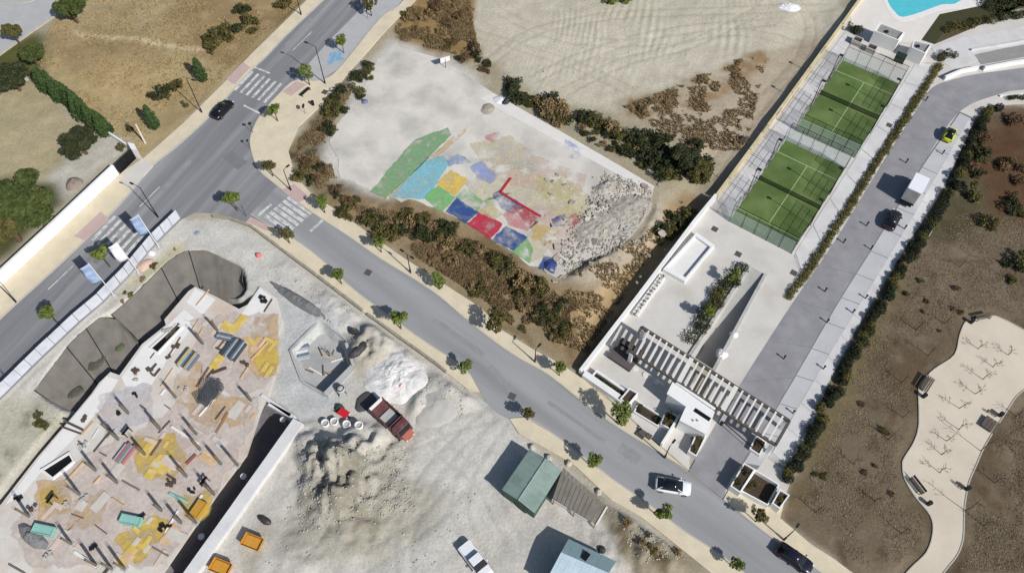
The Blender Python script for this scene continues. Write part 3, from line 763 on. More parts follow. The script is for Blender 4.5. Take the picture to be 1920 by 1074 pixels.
for (u, v, lab) in ((1374, 520, 'small tree at the upper end of the planted bed by the ramp'), (1330, 588, 'small tree midway along the planted bed by the ramp')):
    p = G(u, v, 2); plant('street', 2, (p.x, p.y, .06), 1.15, 'plaza_tree', lab, 'tree')
# ---- scrub belts of the wasteland
CWORD = {'shrub_dark': 'dark green', 'shrub_olive': 'olive green', 'shrub_dry': 'straw coloured', 'shrub_rust': 'faded brown', 'shrub_green': 'fresh green'}
def scatter(poly, n, kinds, smin, smax, place, group, name='scrub_bush', zoff=.4):
    P = GP(poly, 0); xs = [p.x for p in P]; ys = [p.y for p in P]; c = 0; t = 0
    noun = name.split('_')[1]
    while c < n and t < n * 40:
        t += 1
        x, y = rnd.uniform(min(xs), max(xs)), rnd.uniform(min(ys), max(ys))
        if not inpoly1(x, y, P): continue
        s = rnd.uniform(smin, smax) * (rnd.choice((.7, .95, 1.1, 1.35)) if smax > .9 else 1); k = rnd.choice(kinds)
        plant(k, rnd.randrange(4), (x, y - zoff * .5, zt(x, y)), s, name, CWORD[k] + ' ' + noun + ' ' + place, 'shrub', group + ', ' + CWORD[k], sz=s * rnd.uniform(.7, 1.1), trunk='stem', crown='foliage')
        c += 1
D, O, Y_, R_, GR = 'shrub_dark', 'shrub_olive', 'shrub_dry', 'shrub_rust', 'shrub_green'
scatter([(925, 140), (1000, 178), (1100, 218), (1200, 262), (1240, 290), (1225, 318), (1160, 292), (1060, 240), (960, 188)], 78, (D, D, O, Y_), .8, 1.5, 'in the belt behind the painted court', 'shrubs behind the court', 'evergreen_shrub')
scatter([(1190, 250), (1300, 265), (1330, 310), (1310, 350), (1260, 345), (1210, 310)], 18, (D, D, O), 1.2, 2.0, 'in the belt behind the painted court', 'shrubs behind the court', 'evergreen_shrub')
scatter([(735, 396), (800, 408), (850, 430), (930, 478), (1000, 524), (1035, 545), (1010, 552), (930, 505), (830, 455), (740, 418)], 46, (D, O, O, Y_), .8, 1.3, 'along the lower edge of the painted court', 'shrubs below the court', 'court_shrub')
scatter([(605, 385), (690, 405), (745, 415), (800, 445), (770, 470), (700, 435), (645, 408)], 16, (D, O, O), .8, 1.3, 'along the lower edge of the painted court', 'shrubs below the court', 'court_shrub')
scatter([(780, 458), (880, 498), (1000, 555), (1070, 575), (1060, 645), (1000, 632), (900, 572), (800, 492)], 26, (Y_, Y_, O), .7, 1.1, 'in the dry thicket above the side road', 'dry bushes above the side road', 'thicket_bush')
scatter([(990, 550), (1060, 575), (1075, 600), (1040, 640), (1000, 610)], 8, (D, O), .8, 1.3, 'along the lower edge of the painted court', 'shrubs below the court', 'court_shrub')
scatter([(745, 30), (860, -10), (900, 10), (865, 60), (890, 110), (820, 95), (750, 75)], 26, (Y_, Y_, R_, O), .7, 1.1, 'between the parking bays and the pale raked plot', 'bushes by the pale plot', 'dry_bush')
scatter([(850, 60), (935, 120), (925, 145), (880, 125), (830, 95)], 12, (D, R_), .7, 1.2, 'between the parking bays and the pale raked plot', 'bushes by the pale plot', 'dry_bush')
scatter([(565, 255), (600, 205), (650, 150), (695, 120), (700, 155), (660, 210), (615, 245)], 22, (D, O), .8, 1.3, 'on the strip between corner pavement and bare concrete', 'shrubs beside the corner pavement', 'verge_shrub')
scatter([(545, 285), (590, 300), (640, 340), (680, 360), (660, 395), (600, 365), (555, 330)], 20, (O, D, R_), .6, 1.1, 'on the strip between corner pavement and bare concrete', 'shrubs beside the corner pavement', 'verge_shrub')
scatter([(1170, 195), (1300, 155), (1400, 110), (1410, 130), (1330, 180), (1200, 215)], 16, (Y_, Y_, O), .5, .9, 'at the foot of the raked slope', 'bushes below the raked slope', 'slope_bush')
scatter([(1235, 410), (1290, 370), (1300, 390), (1262, 450), (1235, 470)], 9, (D, D, O), .9, 1.4, 'at the outer foot of the community wall', 'shrubs by the community wall', 'wall_shrub')
scatter([(1130, 960), (1200, 985), (1290, 1045), (1260, 1060), (1160, 1010)], 9, (O, Y_), .4, .7, 'on the bank beside the yard pavement', 'weeds by the yard', 'weed_clump')
scatter([(1840, 230), (1920, 225), (1920, 420), (1850, 420), (1790, 400)], 18, (R_, R_, O, D), .8, 1.6, 'in the brown garden past the dark hedge', 'garden shrubs', 'garden_shrub')
scatter([(1870, 480), (1920, 470), (1920, 540), (1880, 540)], 5, (D, O), .8, 1.2, 'in the brown garden past the dark hedge', 'garden shrubs', 'garden_shrub')
scatter([(1700, 490), (1800, 420), (1830, 560), (1740, 640), (1680, 600)], 9, (R_, O), .3, .6, 'on the bare brown garden soil', 'garden weeds', 'weed_clump')
scatter([(1500, 900), (1640, 700), (1690, 900), (1720, 1040), (1600, 1050)], 9, (R_, O), .3, .55, 'on the bare brown garden soil', 'garden weeds', 'weed_clump')
scatter([(60, 770), (105, 762), (95, 800), (55, 815)], 4, (O,), .5, .8, 'on the bank below the grey membrane', 'weeds by the membrane', 'weed_clump')
scatter([(1060, -14), (1190, -14), (1185, 4), (1120, 6), (1075, 2)], 8, (D, GR, O), .9, 1.4, 'at the far edge of the pale raked plot', 'shrubs beyond the raked plot', 'plot_shrub')
scatter([(170, 640), (250, 525), (330, 462), (340, 470), (240, 560), (185, 600), (90, 715), (80, 705)], 14, (O, Y_), .3, .6, 'along the inner foot of the hoarding', 'weeds by the hoarding', 'weed_clump')
for (u, v, s, lab) in ((1285, 300, .95, 'dark tree standing at the far corner of the painted court'), (1310, 320, .8, 'green tree next to the dark corner tree of the court')):
    p = G(u, v, 2); plant('broad', 2 if s > .9 else 1, (p.x, p.y, zt(p.x, p.y)), s, 'corner_tree', lab, 'tree', sz=.7)

# ---- clipped and loose hedges: one foliage mass each
def hedge(px, wd, h, label, mats, dens=90, size=.12, z=.06, name='hedge', rough=.25):
    pts = GP(px); rs = np.random.RandomState(int(px[0][0])); root = thing(name, label, 'hedge', (pts[0].x, pts[0].y, z))
    cs = [[] for _ in mats]
    L = 0
    for a, b in zip(pts[:-1], pts[1:]):
        d = b - a; n = max(int(d.length / (wd * .55)), 1); L += d.length
        for k in range(n):
            c = a + d * ((k + .5) / n); w2 = wd / 2 * rs.uniform(.8, 1.25); hh = h * rs.uniform(.8, 1.2)
            cs[rs.randint(len(mats))].append((c.x - pts[0].x + rs.normal() * rough * wd * .4, c.y - pts[0].y + rs.normal() * rough * wd * .4, hh * .5, w2, w2, hh * .5, 1))
    for c, m in zip(cs, mats):
        if not c: continue
        V, F = leaf_blob(rs, int(dens * L / len(mats)), c, size)
        obj('foliage', np_mesh('foliage', V, F, m), root)
    mb = MB()
    for a, b in zip(pts[:-1], pts[1:]):
        n = max(int((b - a).length / 1.2), 1)
        for k in range(n):
            c = a.lerp(b, (k + .5) / n) - pts[0]; mb.tube((c.x, c.y, -.1), (c.x + .05, c.y, h * .6), .035, .02, 5)
    stuff(mb.build('stem', m_bark, root))
    return root
hedge([(1478, 560), (1545, 462), (1606, 368), (1650, 296), (1712, 200), (1738, 158), (1762, 122)], 1.3, .6, 'yellow green hedge between the padel courts and the drive', (m_lf_lawn, m_lf_lawn, m_lf_olive), 420, .1, rough=.15)
hedge([(1466, 905), (1520, 820), (1569, 722), (1631, 606), (1690, 507), (1732, 437), (1788, 348), (1842, 226), (1866, 204)], 1.5, 1.2, 'long dark ragged hedge along the footway beside the brown garden', (m_lf_hdark, m_lf_hdark, m_lf_hdark, m_lf_olive), 620, .13, rough=.5)
hedge([(1388, 500), (1345, 562), (1310, 612), (1290, 645)], 2.1, 1.0, 'planted shrub bed beside the sunken ramp', (m_lf_dark, m_lf_olive, m_lf_dark), 330, .13, rough=.4)
hedge([(1755, 115), (1782, 105), (1795, 112)], 1.6, 1.2, 'dark hedge clump at the bend of the drive by the white wall', (m_lf_dark, m_lf_olive), 300, .12)
hedge([(1770, 60), (1830, 45), (1900, 32), (1960, 20)], 2.0, 1.0, 'dark hedge between the pool lawn and the curved footpath', (m_lf_dark, m_lf_olive), 260, .13)
hedge([(1842, 8), (1900, 5), (1960, -5)], 4.5, 1.4, 'dense dark shrubbery behind the pool lawn', (m_lf_dark, m_lf_dark), 500, .16)
hedge([(1888, 187), (1960, 182)], .9, .7, 'small dark hedge at the outer bend of the drive', (m_lf_dark,), 220, .11)

# ---- dry grass and loose stones (nobody could count them)
def tufts(polys, n, mat, name, h, kind_seed, noise=None):
    rs = np.random.RandomState(kind_seed); Vs = []
    for poly, k in polys:
        P = GP(poly); x0, x1 = min(p.x for p in P), max(p.x for p in P); y0, y1 = min(p.y for p in P), max(p.y for p in P)
        x = rs.uniform(x0, x1, k * 4); y = rs.uniform(y0, y1, k * 4); m = inpoly(x, y, P)
        if noise: m &= fbm(x, y, noise[0], noise[1], 3) > noise[2]
        ii = np.clip(((x + 118) / STEP + 5).astype(int), 0, NX - 1); jj = np.clip(((y - 6) / STEP + 5).astype(int), 0, NY - 1)
        m &= flat[ii, jj] < .2
        x, y = x[m][:k], y[m][:k]
        Vs += [(a, b, zt(a, b)) for a, b in zip(x, y)]
    B = np.array(Vs); n = len(B); out = []
    for j in range(3):
        t = rs.uniform(0, 6.28, n); ww = rs.uniform(.05, .12, n); hh = h * rs.uniform(.5, 1.3, n); le = rs.uniform(-.25, .25, (n, 2))
        dx, dy = np.cos(t) * ww, np.sin(t) * ww
        a = B + np.stack([dx, dy, np.full(n, -.03)], 1); b = B + np.stack([-dx, -dy, np.full(n, -.03)], 1); c = B + np.stack([le[:, 0] * 1.2, le[:, 1] * 1.2, hh], 1)
        out.append(np.stack([a, b, c], 1))
    V = np.concatenate(out).reshape(-1, 3); F = np.arange(len(V)).reshape(-1, 3)
    return stuff(tag(obj(name, np_mesh(name, V, F, mat)), 'dry grass tufts scattered over ' + {'dry_grass': 'the field', 'dead_weeds': 'the wasteland', 'garden_grass': 'the brown garden soil'}[name], 'grass'))
m_straw = M('straw', (168, 146, 104), .9, .3, .6, .2, 6, 0)
m_weed = M('dead_weed', (146, 126, 92), .9, .3, .5, .2, 6, 0)
tufts([(FIELD[:], 8000)], 0, m_straw, 'dry_grass', .28, 3, (3, 2, .46))
tufts([([(590, 375), (760, 400), (1030, 530), (1200, 450), (1290, 360), (1100, 660), (940, 610), (694, 435)], 9000), ([(760, 445), (880, 490), (1000, 545), (1080, 570), (1070, 640), (1000, 632), (900, 572), (790, 490)], 9000), ([(740, 30), (880, 0), (900, 115), (745, 75)], 6000),
       ([(545, 285), (700, 120), (690, 190), (640, 330), (590, 362)], 3000), ([(1170, 200), (1440, 100), (1400, 280), (1280, 280)], 3500)], 0, m_weed, 'dead_weeds', .42, 4, (2.5, 5, .44))
tufts([([(1500, 930), (1690, 515), (1800, 400), (1920, 400), (1920, 590), (1820, 580), (1720, 690), (1700, 850), (1740, 1000), (1690, 1070), (1580, 1050)], 9000), ([(1920, 760), (1830, 900), (1815, 1000), (1800, 1070), (1920, 1070)], 2500)], 0, M('low_dry_grass', (134, 120, 98), .9, .3, .5, .2, 6, 0), 'garden_grass', .09, 9, (5, 3, .42))
def stones(polys, mat, name, smin, smax, seed, label):
    rs = np.random.RandomState(seed); Vs = []; Fs = []; n = 0
    octa = np.array([(1, 0, 0), (0, 1, 0), (-1, 0, 0), (0, -1, 0), (0, 0, .8), (0, 0, -.6)]); of = np.array([(0, 1, 4), (1, 2, 4), (2, 3, 4), (3, 0, 4), (1, 0, 5), (2, 1, 5), (3, 2, 5), (0, 3, 5)])
    for poly, k in polys:
        P = GP(poly); x = rs.uniform(min(p.x for p in P), max(p.x for p in P), k * 4); y = rs.uniform(min(p.y for p in P), max(p.y for p in P), k * 4)
        m = inpoly(x, y, P); x, y = x[m][:k], y[m][:k]
        for a, b in zip(x, y):
            s = smin + (smax - smin) * rs.rand() ** 3; t = rs.uniform(0, 6.28); q = octa * (rs.uniform(.6, 1.3, (6, 1))) * s
            q = np.stack([q[:, 0] * math.cos(t) - q[:, 1] * math.sin(t), q[:, 0] * math.sin(t) + q[:, 1] * math.cos(t), q[:, 2]], 1)
            Vs.append(q + (a, b, zt(a, b) + s * .15)); Fs.append(of + n); n += 6
    return stuff(tag(obj(name, np_mesh(name, np.concatenate(Vs), np.concatenate(Fs), mat)), label, 'stones'))
m_stone = M('stone', (184, 178, 164), .95, .2, 1, .15, 8, .2)
m_rub = M('rubble', (176, 169, 157), .95, .3, .8, .2, 6, .2, tint=(118, 114, 110), tamt=.9)
stones([([(560, 830), (760, 830), (780, 960), (560, 1000)], 2400), ([(480, 480), (690, 600), (720, 680), (660, 640), (500, 520)], 350), ([(780, 690), (880, 720), (880, 780), (790, 790)], 300), ([(500, 950), (900, 900), (900, 1060), (420, 1060)], 250),
        ([(1130, 950), (1290, 1045), (1200, 1060)], 250), ([(900, 20), (1480, 20), (1200, 180), (960, 140)], 250), ([(0, 760), (130, 780), (0, 920)], 100), ([(160, 640), (330, 460), (345, 475), (190, 600)], 120)], m_stone, 'loose_stones', .03, .2, 6, 'pale loose stones strewn over the building site and bare plots')
stones([([(1060, 440), (1130, 330), (1225, 350), (1215, 400), (1160, 470), (1060, 510), (1030, 500)], 5200), ([(1130, 320), (1215, 345), (1200, 400), (1120, 380)], 900)], m_rub, 'demolition_rubble', .05, .34, 8, 'grey demolition rubble heaped over the end of the painted court')
# broken concrete slabs spilling over the court edge
rs = np.random.RandomState(21); mbr = MB(); Pq = GP([(1090, 400), (1120, 330), (1228, 345), (1235, 385), (1200, 455), (1110, 505), (1050, 525), (1040, 490)])
xs = [p.x for p in Pq]; ys = [p.y for p in Pq]
for k in range(330):
    x, y = rs.uniform(min(xs) - 1.5, max(xs) + 1.5), rs.uniform(min(ys) - 1.5, max(ys) + 1)
    if not inpoly1(x, y, Pq) and rs.rand() > .22: continue
    r0 = rs.uniform(.15, .65) * rs.uniform(.4, 1.3); nn = rs.randint(4, 7); a0 = rs.uniform(0, 6); th_ = rs.uniform(.06, .16)
    rot = Matrix.Rotation(rs.uniform(-.6, .6), 3, 'X') @ Matrix.Rotation(rs.uniform(-.6, .6), 3, 'Y')
    z0 = max(zt(x, y), .06) + rs.uniform(.0, .25)
    ring = [Vector((r0 * rs.uniform(.7, 1.2) * math.cos(a0 + i * 6.283 / nn), r0 * rs.uniform(.6, 1.1) * math.sin(a0 + i * 6.283 / nn), 0)) for i in range(nn)]
    lo = [rot @ (v_ + Vector((0, 0, -th_))) + Vector((x, y, z0)) for v_ in ring]; hi = [rot @ v_ + Vector((x, y, z0)) for v_ in ring]
    mbr.loft([lo, hi])
stuff(tag(mbr.build('broken_slabs', M('broken_concrete', (180, 172, 160), .95, .3, .5, .15, 6, .2, tint=(132, 122, 108), tamt=.8)), 'broken concrete slabs strewn over the rubble at the court end', 'rubble'))
# ================================================================== THE PAINTED COURT
m_lot = M('weathered_screed', (215, 210, 200), .92, .12, .3, .07, 5, .12, tint=(180, 176, 168), tamt=.8, detail=8)
lot = sheet('concrete_court', COURT_LOT[1:6] + fray(COURT_LOT[6:] + COURT_LOT[:2], 4, 12, 4, False), .06, m_lot)
sheet('court_border', [(925, 175), (1060, 252), (1160, 310), (1228, 352), (1205, 350), (1140, 318), (1040, 262), (945, 210), (900, 185)], .064, M('pale_border', (226, 222, 216), .9, .06, .4, .05, 6, .05), 0)
def worn_paint(name, col, wear):
    """paint that has flaked and faded off: bare where the noise and the thin edge say so"""
    m = bpy.data.materials.new(name); m.use_nodes = True
    N, L = m.node_tree.nodes, m.node_tree.links; b = N['Principled BSDF']
    b.inputs['Roughness'].default_value = .88; b.inputs['Specular IOR Level'].default_value = .15
    tc = N.new('ShaderNodeTexCoord'); at = N.new('ShaderNodeAttribute'); at.attribute_name = 'paint'
    def noise(sc, dt, ro):
        n = N.new('ShaderNodeTexNoise'); n.inputs['Scale'].default_value = sc; n.inputs['Detail'].default_value = dt; n.inputs['Roughness'].default_value = ro
        L.new(tc.outputs['Object'], n.inputs['Vector']); return n.outputs['Fac']
    n1 = noise(.38, 7, .62); n2 = noise(2.2, 5, .6)
    ad = N.new('ShaderNodeMath'); ad.operation = 'SUBTRACT'; L.new(at.outputs['Fac'], ad.inputs[0]); L.new(n1, ad.inputs[1])
    r = N.new('ShaderNodeMapRange'); r.inputs[1].default_value = .20 + wear * .32; r.inputs[2].default_value = .46 + wear * .36
    r.inputs[3].default_value = 0; r.inputs[4].default_value = .93 - wear * .25
    L.new(ad.outputs[0], r.inputs[0]); L.new(r.outputs[0], b.inputs['Alpha'])
    r2 = N.new('ShaderNodeMapRange'); r2.inputs[1].default_value = .3; r2.inputs[2].default_value = .7; r2.inputs[3].default_value = .85; r2.inputs[4].default_value = 1.14
    L.new(n2, r2.inputs[0])
    vm = N.new('ShaderNodeVectorMath'); vm.operation = 'SCALE'; vm.inputs[0].default_value = rgb(*col); L.new(r2.outputs[0], vm.inputs['Scale'])
    L.new(vm.outputs[0], b.inputs['Base Color'])
    return m
def paint_sheet(pts, z, mat, name, parent, edge=.42):
    """thin coat with a feathered rim: outer ring carries no paint"""
    c = sum(pts, Vector()) / len(pts); n = len(pts); vs, val = [], []
    for f, p_ in ((1.0, 0.), (1, 1.), (0, 1.)):
        for p in pts:
            d = p - c; l = d.length
            q = c + d * ((l + edge * 1.5) / l) if p_ == 0 else (c + d * (max(l - edge * .1, .1) / l) if f else c + d * .3)
            vs.append((q.x, q.y, z)); val.append(p_)
    fs = [(k * n + i, k * n + (i + 1) % n, (k + 1) * n + (i + 1) % n, (k + 1) * n + i) for k in range(2) for i in range(n)] + [tuple(range(2 * n, 3 * n))]
    o = MB().add(vs, fs).build(name, mat, parent)
    at = o.data.attributes.new('paint', 'FLOAT', 'POINT'); at.data.foreach_set('value', val)
    return o
PC = {'green': (134, 172, 128), 'lgreen': (132, 190, 122), 'sky': (138, 196, 208), 'yellow': (226, 196, 104), 'blue': (54, 88, 150), 'red': (196, 62, 84), 'orange': (222, 190, 140),
      'lblue': (156, 172, 218), 'pyellow': (218, 208, 160), 'pred': (214, 140, 144), 'pblue': (124, 160, 204), 'cream': (218, 208, 180), 'mint': (196, 212, 196), 'wash': (222, 196, 180)}
PM = {}
def patch(px, c, wear, k=0):
    key = (c, wear)
    if key not in PM: PM[key] = worn_paint('court_paint_%s_%d' % (c, int(wear * 100)), PC[c], wear)
    paint_sheet(GP(fray(px, 1.3, 7, int(px[0][0]))), .066 + .0014 * len(lot.children), PM[key], 'painted_square', lot)
patch([(870, 345), (945, 300), (1010, 330), (1030, 380), (1060, 420), (1000, 412), (940, 362), (905, 380)], 'cream', .4, -1)
patch([(985, 390), (1060, 380), (1100, 410), (1090, 450), (1040, 480), (1000, 440)], 'wash', .5, -1)
patch([(890, 300), (1000, 290), (1100, 330), (1090, 370), (960, 350)], 'wash', .6, -1)
patch([(880, 270), (960, 255), (1010, 300), (960, 320), (900, 300)], 'cream', .5, -1)
patch([(1000, 330), (1060, 330), (1110, 370), (1090, 420), (1040, 400)], 'pyellow', .5, -1)
patch([(905, 378), (922, 366), (944, 392), (930, 402)], 'lgreen', .8, 1)
patch([(960, 305), (990, 298), (1010, 322), (980, 332)], 'mint', .7, 0)
patch([(985, 450), (1005, 420), (1030, 458), (1015, 485), (996, 492)], 'cream', .4, 0)
patch([(694, 360), (777, 262), (839, 241), (848, 252), (811, 288), (728, 372)], 'green', .2)
patch([(806, 296), (862, 246), (876, 240), (872, 250), (818, 300)], 'orange', .5, 1)
patch([(732, 372), (794, 304), (832, 292), (843, 306), (800, 372)], 'sky', .2)
patch([(832, 292), (860, 288), (885, 305), (843, 312)], 'pblue', .6)
patch([(818, 345), (846, 320), (877, 338), (852, 368)], 'yellow', .15, 2)
patch([(797, 370), (822, 348), (852, 371), (832, 396), (815, 392)], 'lgreen', .2)
patch([(852, 371), (877, 350), (905, 378), (896, 397), (872, 380)], 'lgreen', .55, 1)
patch([(835, 396), (857, 372), (897, 398), (873, 420)], 'blue', .3, 2)
patch([(877, 419), (904, 395), (942, 422), (918, 450)], 'red', .1, 2)
patch([(921, 451), (950, 424), (988, 446), (964, 471)], 'blue', .35)
patch([(961, 473), (988, 447), (1000, 470), (992, 494)], 'lgreen', .35)
patch([(921, 364), (938, 357), (985, 388), (962, 402), (940, 392)], 'blue', .45)
patch([(944, 402), (962, 388), (1012, 405), (988, 433), (955, 424)], 'pred', .5, 1)
patch([(960, 388), (990, 390), (1012, 407), (992, 424)], 'red', .5, 2)
patch([(897, 398), (921, 380), (944, 402), (925, 412)], 'pyellow', .4)
patch([(1002, 419), (1050, 433), (1030, 457), (996, 448)], 'yellow', .5)
patch([(1033, 412), (1060, 402), (1062, 424), (1040, 428)], 'blue', .55)
patch([(1062, 410), (1081, 399), (1090, 416), (1064, 426)], 'red', .5)
patch([(1012, 338), (1050, 328), (1080, 356), (1070, 395), (1030, 380), (1005, 360)], 'pyellow', .75)
patch([(880, 314), (905, 300), (922, 320), (940, 330), (920, 345), (895, 335)], 'lblue', .5)
patch([(908, 258), (935, 245), (945, 258), (925, 268)], 'pred', .7)
patch([(1060, 262), (1095, 280), (1085, 305), (1055, 290)], 'lblue', .8)
patch([(1020, 480), (1045, 486), (1040, 515), (1010, 505)], 'blue', .45)
patch([(800, 300), (812, 288), (740, 362), (730, 374), (722, 374)], 'pyellow', .3, 2)
m_redk = M('red_painted_kerb', (184, 44, 66), .8, .15, 2, .1, 8, .05)
rk = MB()
for a, b in (((958, 335), (938, 362)), ((938, 362), (1014, 407))):
    pa, pb = G(*a), G(*b); rk.bar((pa.x, pa.y, .14), (pb.x, pb.y, .14), .3, .2)
tag(rk.build('court_kerb', m_redk), 'low red painted kerb bent across the colourful court', 'kerb')
# rubbish on the court
m_bag = M('black_sheet', (62, 60, 66), .7, .2, 3, .1, 8, .2)
m_wsh = M('white_sheet', (226, 226, 228), .7, .08, 3, .05, 8, .2)
def lump(name, px, r, h, mat, label, cat, seed=0, z=None, group=None, n=14, e=1., rot=0., fine=None):
    """crumpled heap: a dome broken up by noise"""
    p = GT(*px) if z is None else G(px[0], px[1], z); n = 30 if fine is None else 54; R = 11 if fine is None else 22; vs, fs = [], []
    sc = fine or r * .45
    for k in range(R):
        t = k / (R - 1)
        for i in range(n):
            a = 2 * math.pi * i / n; ux, uy = math.cos(a), math.sin(a)
            x0 = np.array([ux * 1.4 + seed * 3.1 + 40]); y0 = np.array([uy * 1.4 + seed * 1.7 + 40])
            edge = .72 + .56 * float(fbm(x0, y0, 1.1, 2, 3)[0])
            q = r * (1 - t) * edge; x, y = q * ux, q * e * uy
            X_ = np.array([x / sc + seed * 5. + 60]); Y_2 = np.array([y / sc + seed * 2. + 60])
            zz = h * (1 - (1 - t) ** 1.7) * (.55 + .9 * float(fbm(X_, Y_2, 1.0, 4, 4)[0])) + .04 - (.2 if k == 0 else 0)
            vs.append((x * math.cos(rot) - y * math.sin(rot), x * math.sin(rot) + y * math.cos(rot), zz))
    for k in range(R - 1):
        for i in range(n):
            j = (i + 1) % n; fs.append((k * n + i, k * n + j, (k + 1) * n + j, (k + 1) * n + i))
    o = MB().add(vs, fs).build(name, mat, None, smooth=fine is None); o.location = p
    return tag(o, label, cat, group)
lump('rubbish_heap', (938, 188), 1.5, .35, m_wsh, 'heap of white sheeting dumped at the court edge', 'rubbish', 1, e=.7)
lump('rubbish_heap', (948, 192), .7, .5, m_bag, 'dark bundle lying on the white sheeting', 'rubbish', 2)
lump('rubbish_heap', (915, 205), 1.4, .3, M('grey_heap', (168, 160, 144), .95, .2, 2, .1, 8, .3), 'small grey heap beside the white sheeting', 'rubbish', 3)
lump('rubbish_heap', (1138, 352), 2.2, .7, M('grey_rubble', (184, 177, 166), .95, .25, 2.5, .2, 6, .5, tint=(146, 138, 126), tamt=.8), 'mounded grey rubble at the broken end of the court', 'rubble heap', 4, e=.6, rot=.8, fine=.5)
lump('rubbish_heap', (1120, 430), 4.2, .4, M('grey_rubble', (176, 173, 168)), 'broad grey rubble spread beside the red and blue squares', 'rubble heap', 11, e=.6, rot=.7, fine=.55)
lump('rubbish_heap', (1180, 395), 3.8, .45, M('grey_rubble', (176, 173, 168)), 'broad grey rubble spread at the outer corner of the court', 'rubble heap', 12, e=.7, rot=.7, fine=.55)
lump('rubbish_heap', (1032, 498), 1.1, .5, M('blue_tarp', (52, 72, 126), .6, .15, 2, .1, 6, .2), 'crumpled blue tarpaulin at the court corner', 'tarpaulin', 5)
lump('rubbish_heap', (684, 192), .6, .35, M('lilac_sheet', (120, 122, 150), .7, .1, 2, .1, 6, .2), 'small lilac sheet caught in the shrubs by the concrete', 'rubbish', 6)
q = thing('notice_board', 'white board on a post at the corner of the bare concrete', 'sign', G(836, 128), .4)
MB().tube((0, 0, 0), (0, 0, 2.1), .05).build('post', m_dark, q); MB().box((0, .03, 1.9), (1.7, .08, 1.0)).build('board', m_wsh, q)

# ================================================================== WHITE GARDEN WALL AND GATE (upper left)
def wall(px, h, th, mat, name, label, z0=-.3, side=1, cap=None, zb=0.):
    pts = GP(px, zb); root = thing(name, label, 'wall', pts[0])
    for a, b in zip(pts[:-1], pts[1:]):
        d = (b - a).normalized(); n = Vector((-d.y, d.x, 0)) * th * side
        o0 = pts[0]
        q = [a - o0, b - o0, b - o0 + n, a - o0 + n]
        MB().prism([(p.x, p.y) for p in q], z0, h).build('wall_panel', mat, root)
        if cap:
            e = n.normalized() * .04
            q = [a - o0 - e, b - o0 - e, b - o0 + n + e, a - o0 + n + e]
            MB().prism([(p.x, p.y) for p in q], h, h + .07).build('coping', cap, root)
    return root
wall([(-100, 634), (0, 540), (115, 432), (224, 328)], 2.3, .35, m_white, 'garden_wall', 'tall white rendered garden wall along the left pavement')
gp = thing('sliding_gate', 'black metal gate between the white garden wall and its pillar', 'gate', G(226, 326))
d = G(256, 297) - G(226, 326); L = d.length; gp.rotation_euler.z = math.atan2(d.y, d.x)
for zz in (.12, 2.1): MB().box((L / 2, 0, zz), (L, .1, .1)).build('rail', m_black, gp)
for k in range(12): MB().box((L * (k + .5) / 12, 0, 1.1), (L / 12 - .03, .05, 1.95)).build('board', m_black, gp)
o = MB().prism([(p.x, p.y) for p in GP([(256, 297), (268, 300), (262, 288), (250, 286)])], -.2, 2.3).build('gate_pillar', m_white)
tag(o, 'white square pillar at the end of the black gate', 'pillar')
wall([(262, 290), (205, 252)], 1.0, .25, m_white, 'garden_wall', 'low white wall running back from the gate pillar')
p = G(272, 268); o = MB().tube((0, 0, -.1), (.1, .1, 4.2), .16, .13, 10).build('white_post', M('white_trunk', (222, 214, 200), .9, .1, 2, .1, 9, .1)); o.location = (p.x, p.y, zt(p.x, p.y))
tag(o, 'stout white post standing beside the gate', 'post')
o = lump('rock_pile', (138, 345), 1.4, .7, M('rocks', (150, 136, 124), .95, .3, 2, .2, 7, .4), 'brown rocks heaped behind the white garden wall', 'rocks', 9, n=11)
sh = thing('garden_shed', 'small pale shed among the garden bushes', 'shed', (G(35, 150).x, G(35, 150).y, -.1), .5)
MB().box((0, 0, 1.0), (3.2, 2.2, 2.2)).build('wall', m_conc, sh); MB().loft([[(-1.8, -1.3, 2.1), (1.8, -1.3, 2.1), (1.8, 0, 2.7), (-1.8, 0, 2.7)], [(-1.8, 1.3, 2.1), (1.8, 1.3, 2.1), (1.8, .02, 2.72), (-1.8, .02, 2.72)]]).build('roof', m_walk, sh, fix=True)

# ================================================================== COMMUNITY WALL AND PADEL COURTS
wall([(1660, -62), (1590, 36), (1500, 160), (1420, 270), (1345, 372)], .75, .4, m_cream, 'community_wall', 'cream boundary wall with coping along the padel courts', z0=-3.2, side=-1, cap=m_cream, zb=0)
wall([(1343, 374), (1302, 424), (1200, 560), (1090, 703)], 1.0, .45, m_white, 'community_wall', 'white boundary wall with coping below the padel courts', z0=-3.2, side=-1, cap=m_white)
m_turf = M('padel_turf', (86, 108, 56), .95, .14, .35, .14, 10, .2, tint=(116, 132, 80), tamt=.8)
m_tline = M('turf_line', (172, 188, 140), .9, .05, 2, .05, 8, 0)
m_mesh = bpy.data.materials.new('wire_mesh'); m_mesh.use_nodes = True
_b = m_mesh.node_tree.nodes['Principled BSDF']; _b.inputs['Base Color'].default_value = (.02, .025, .02, 1); _b.inputs['Alpha'].default_value = .10; _b.inputs['Roughness'].default_value = .7
m_glass = bpy.data.materials.new('court_glass'); m_glass.use_nodes = True
_b = m_glass.node_tree.nodes['Principled BSDF']; _b.inputs['Base Color'].default_value = (.62, .72, .70, 1); _b.inputs['Alpha'].default_value = .22; _b.inputs['Roughness'].default_value = .1
m_net = bpy.data.materials.new('net_mesh'); m_net.use_nodes = True
_b = m_net.node_tree.nodes['Principled BSDF']; _b.inputs['Base Color'].default_value = (.015, .02, .015, 1); _b.inputs['Alpha'].default_value = .5
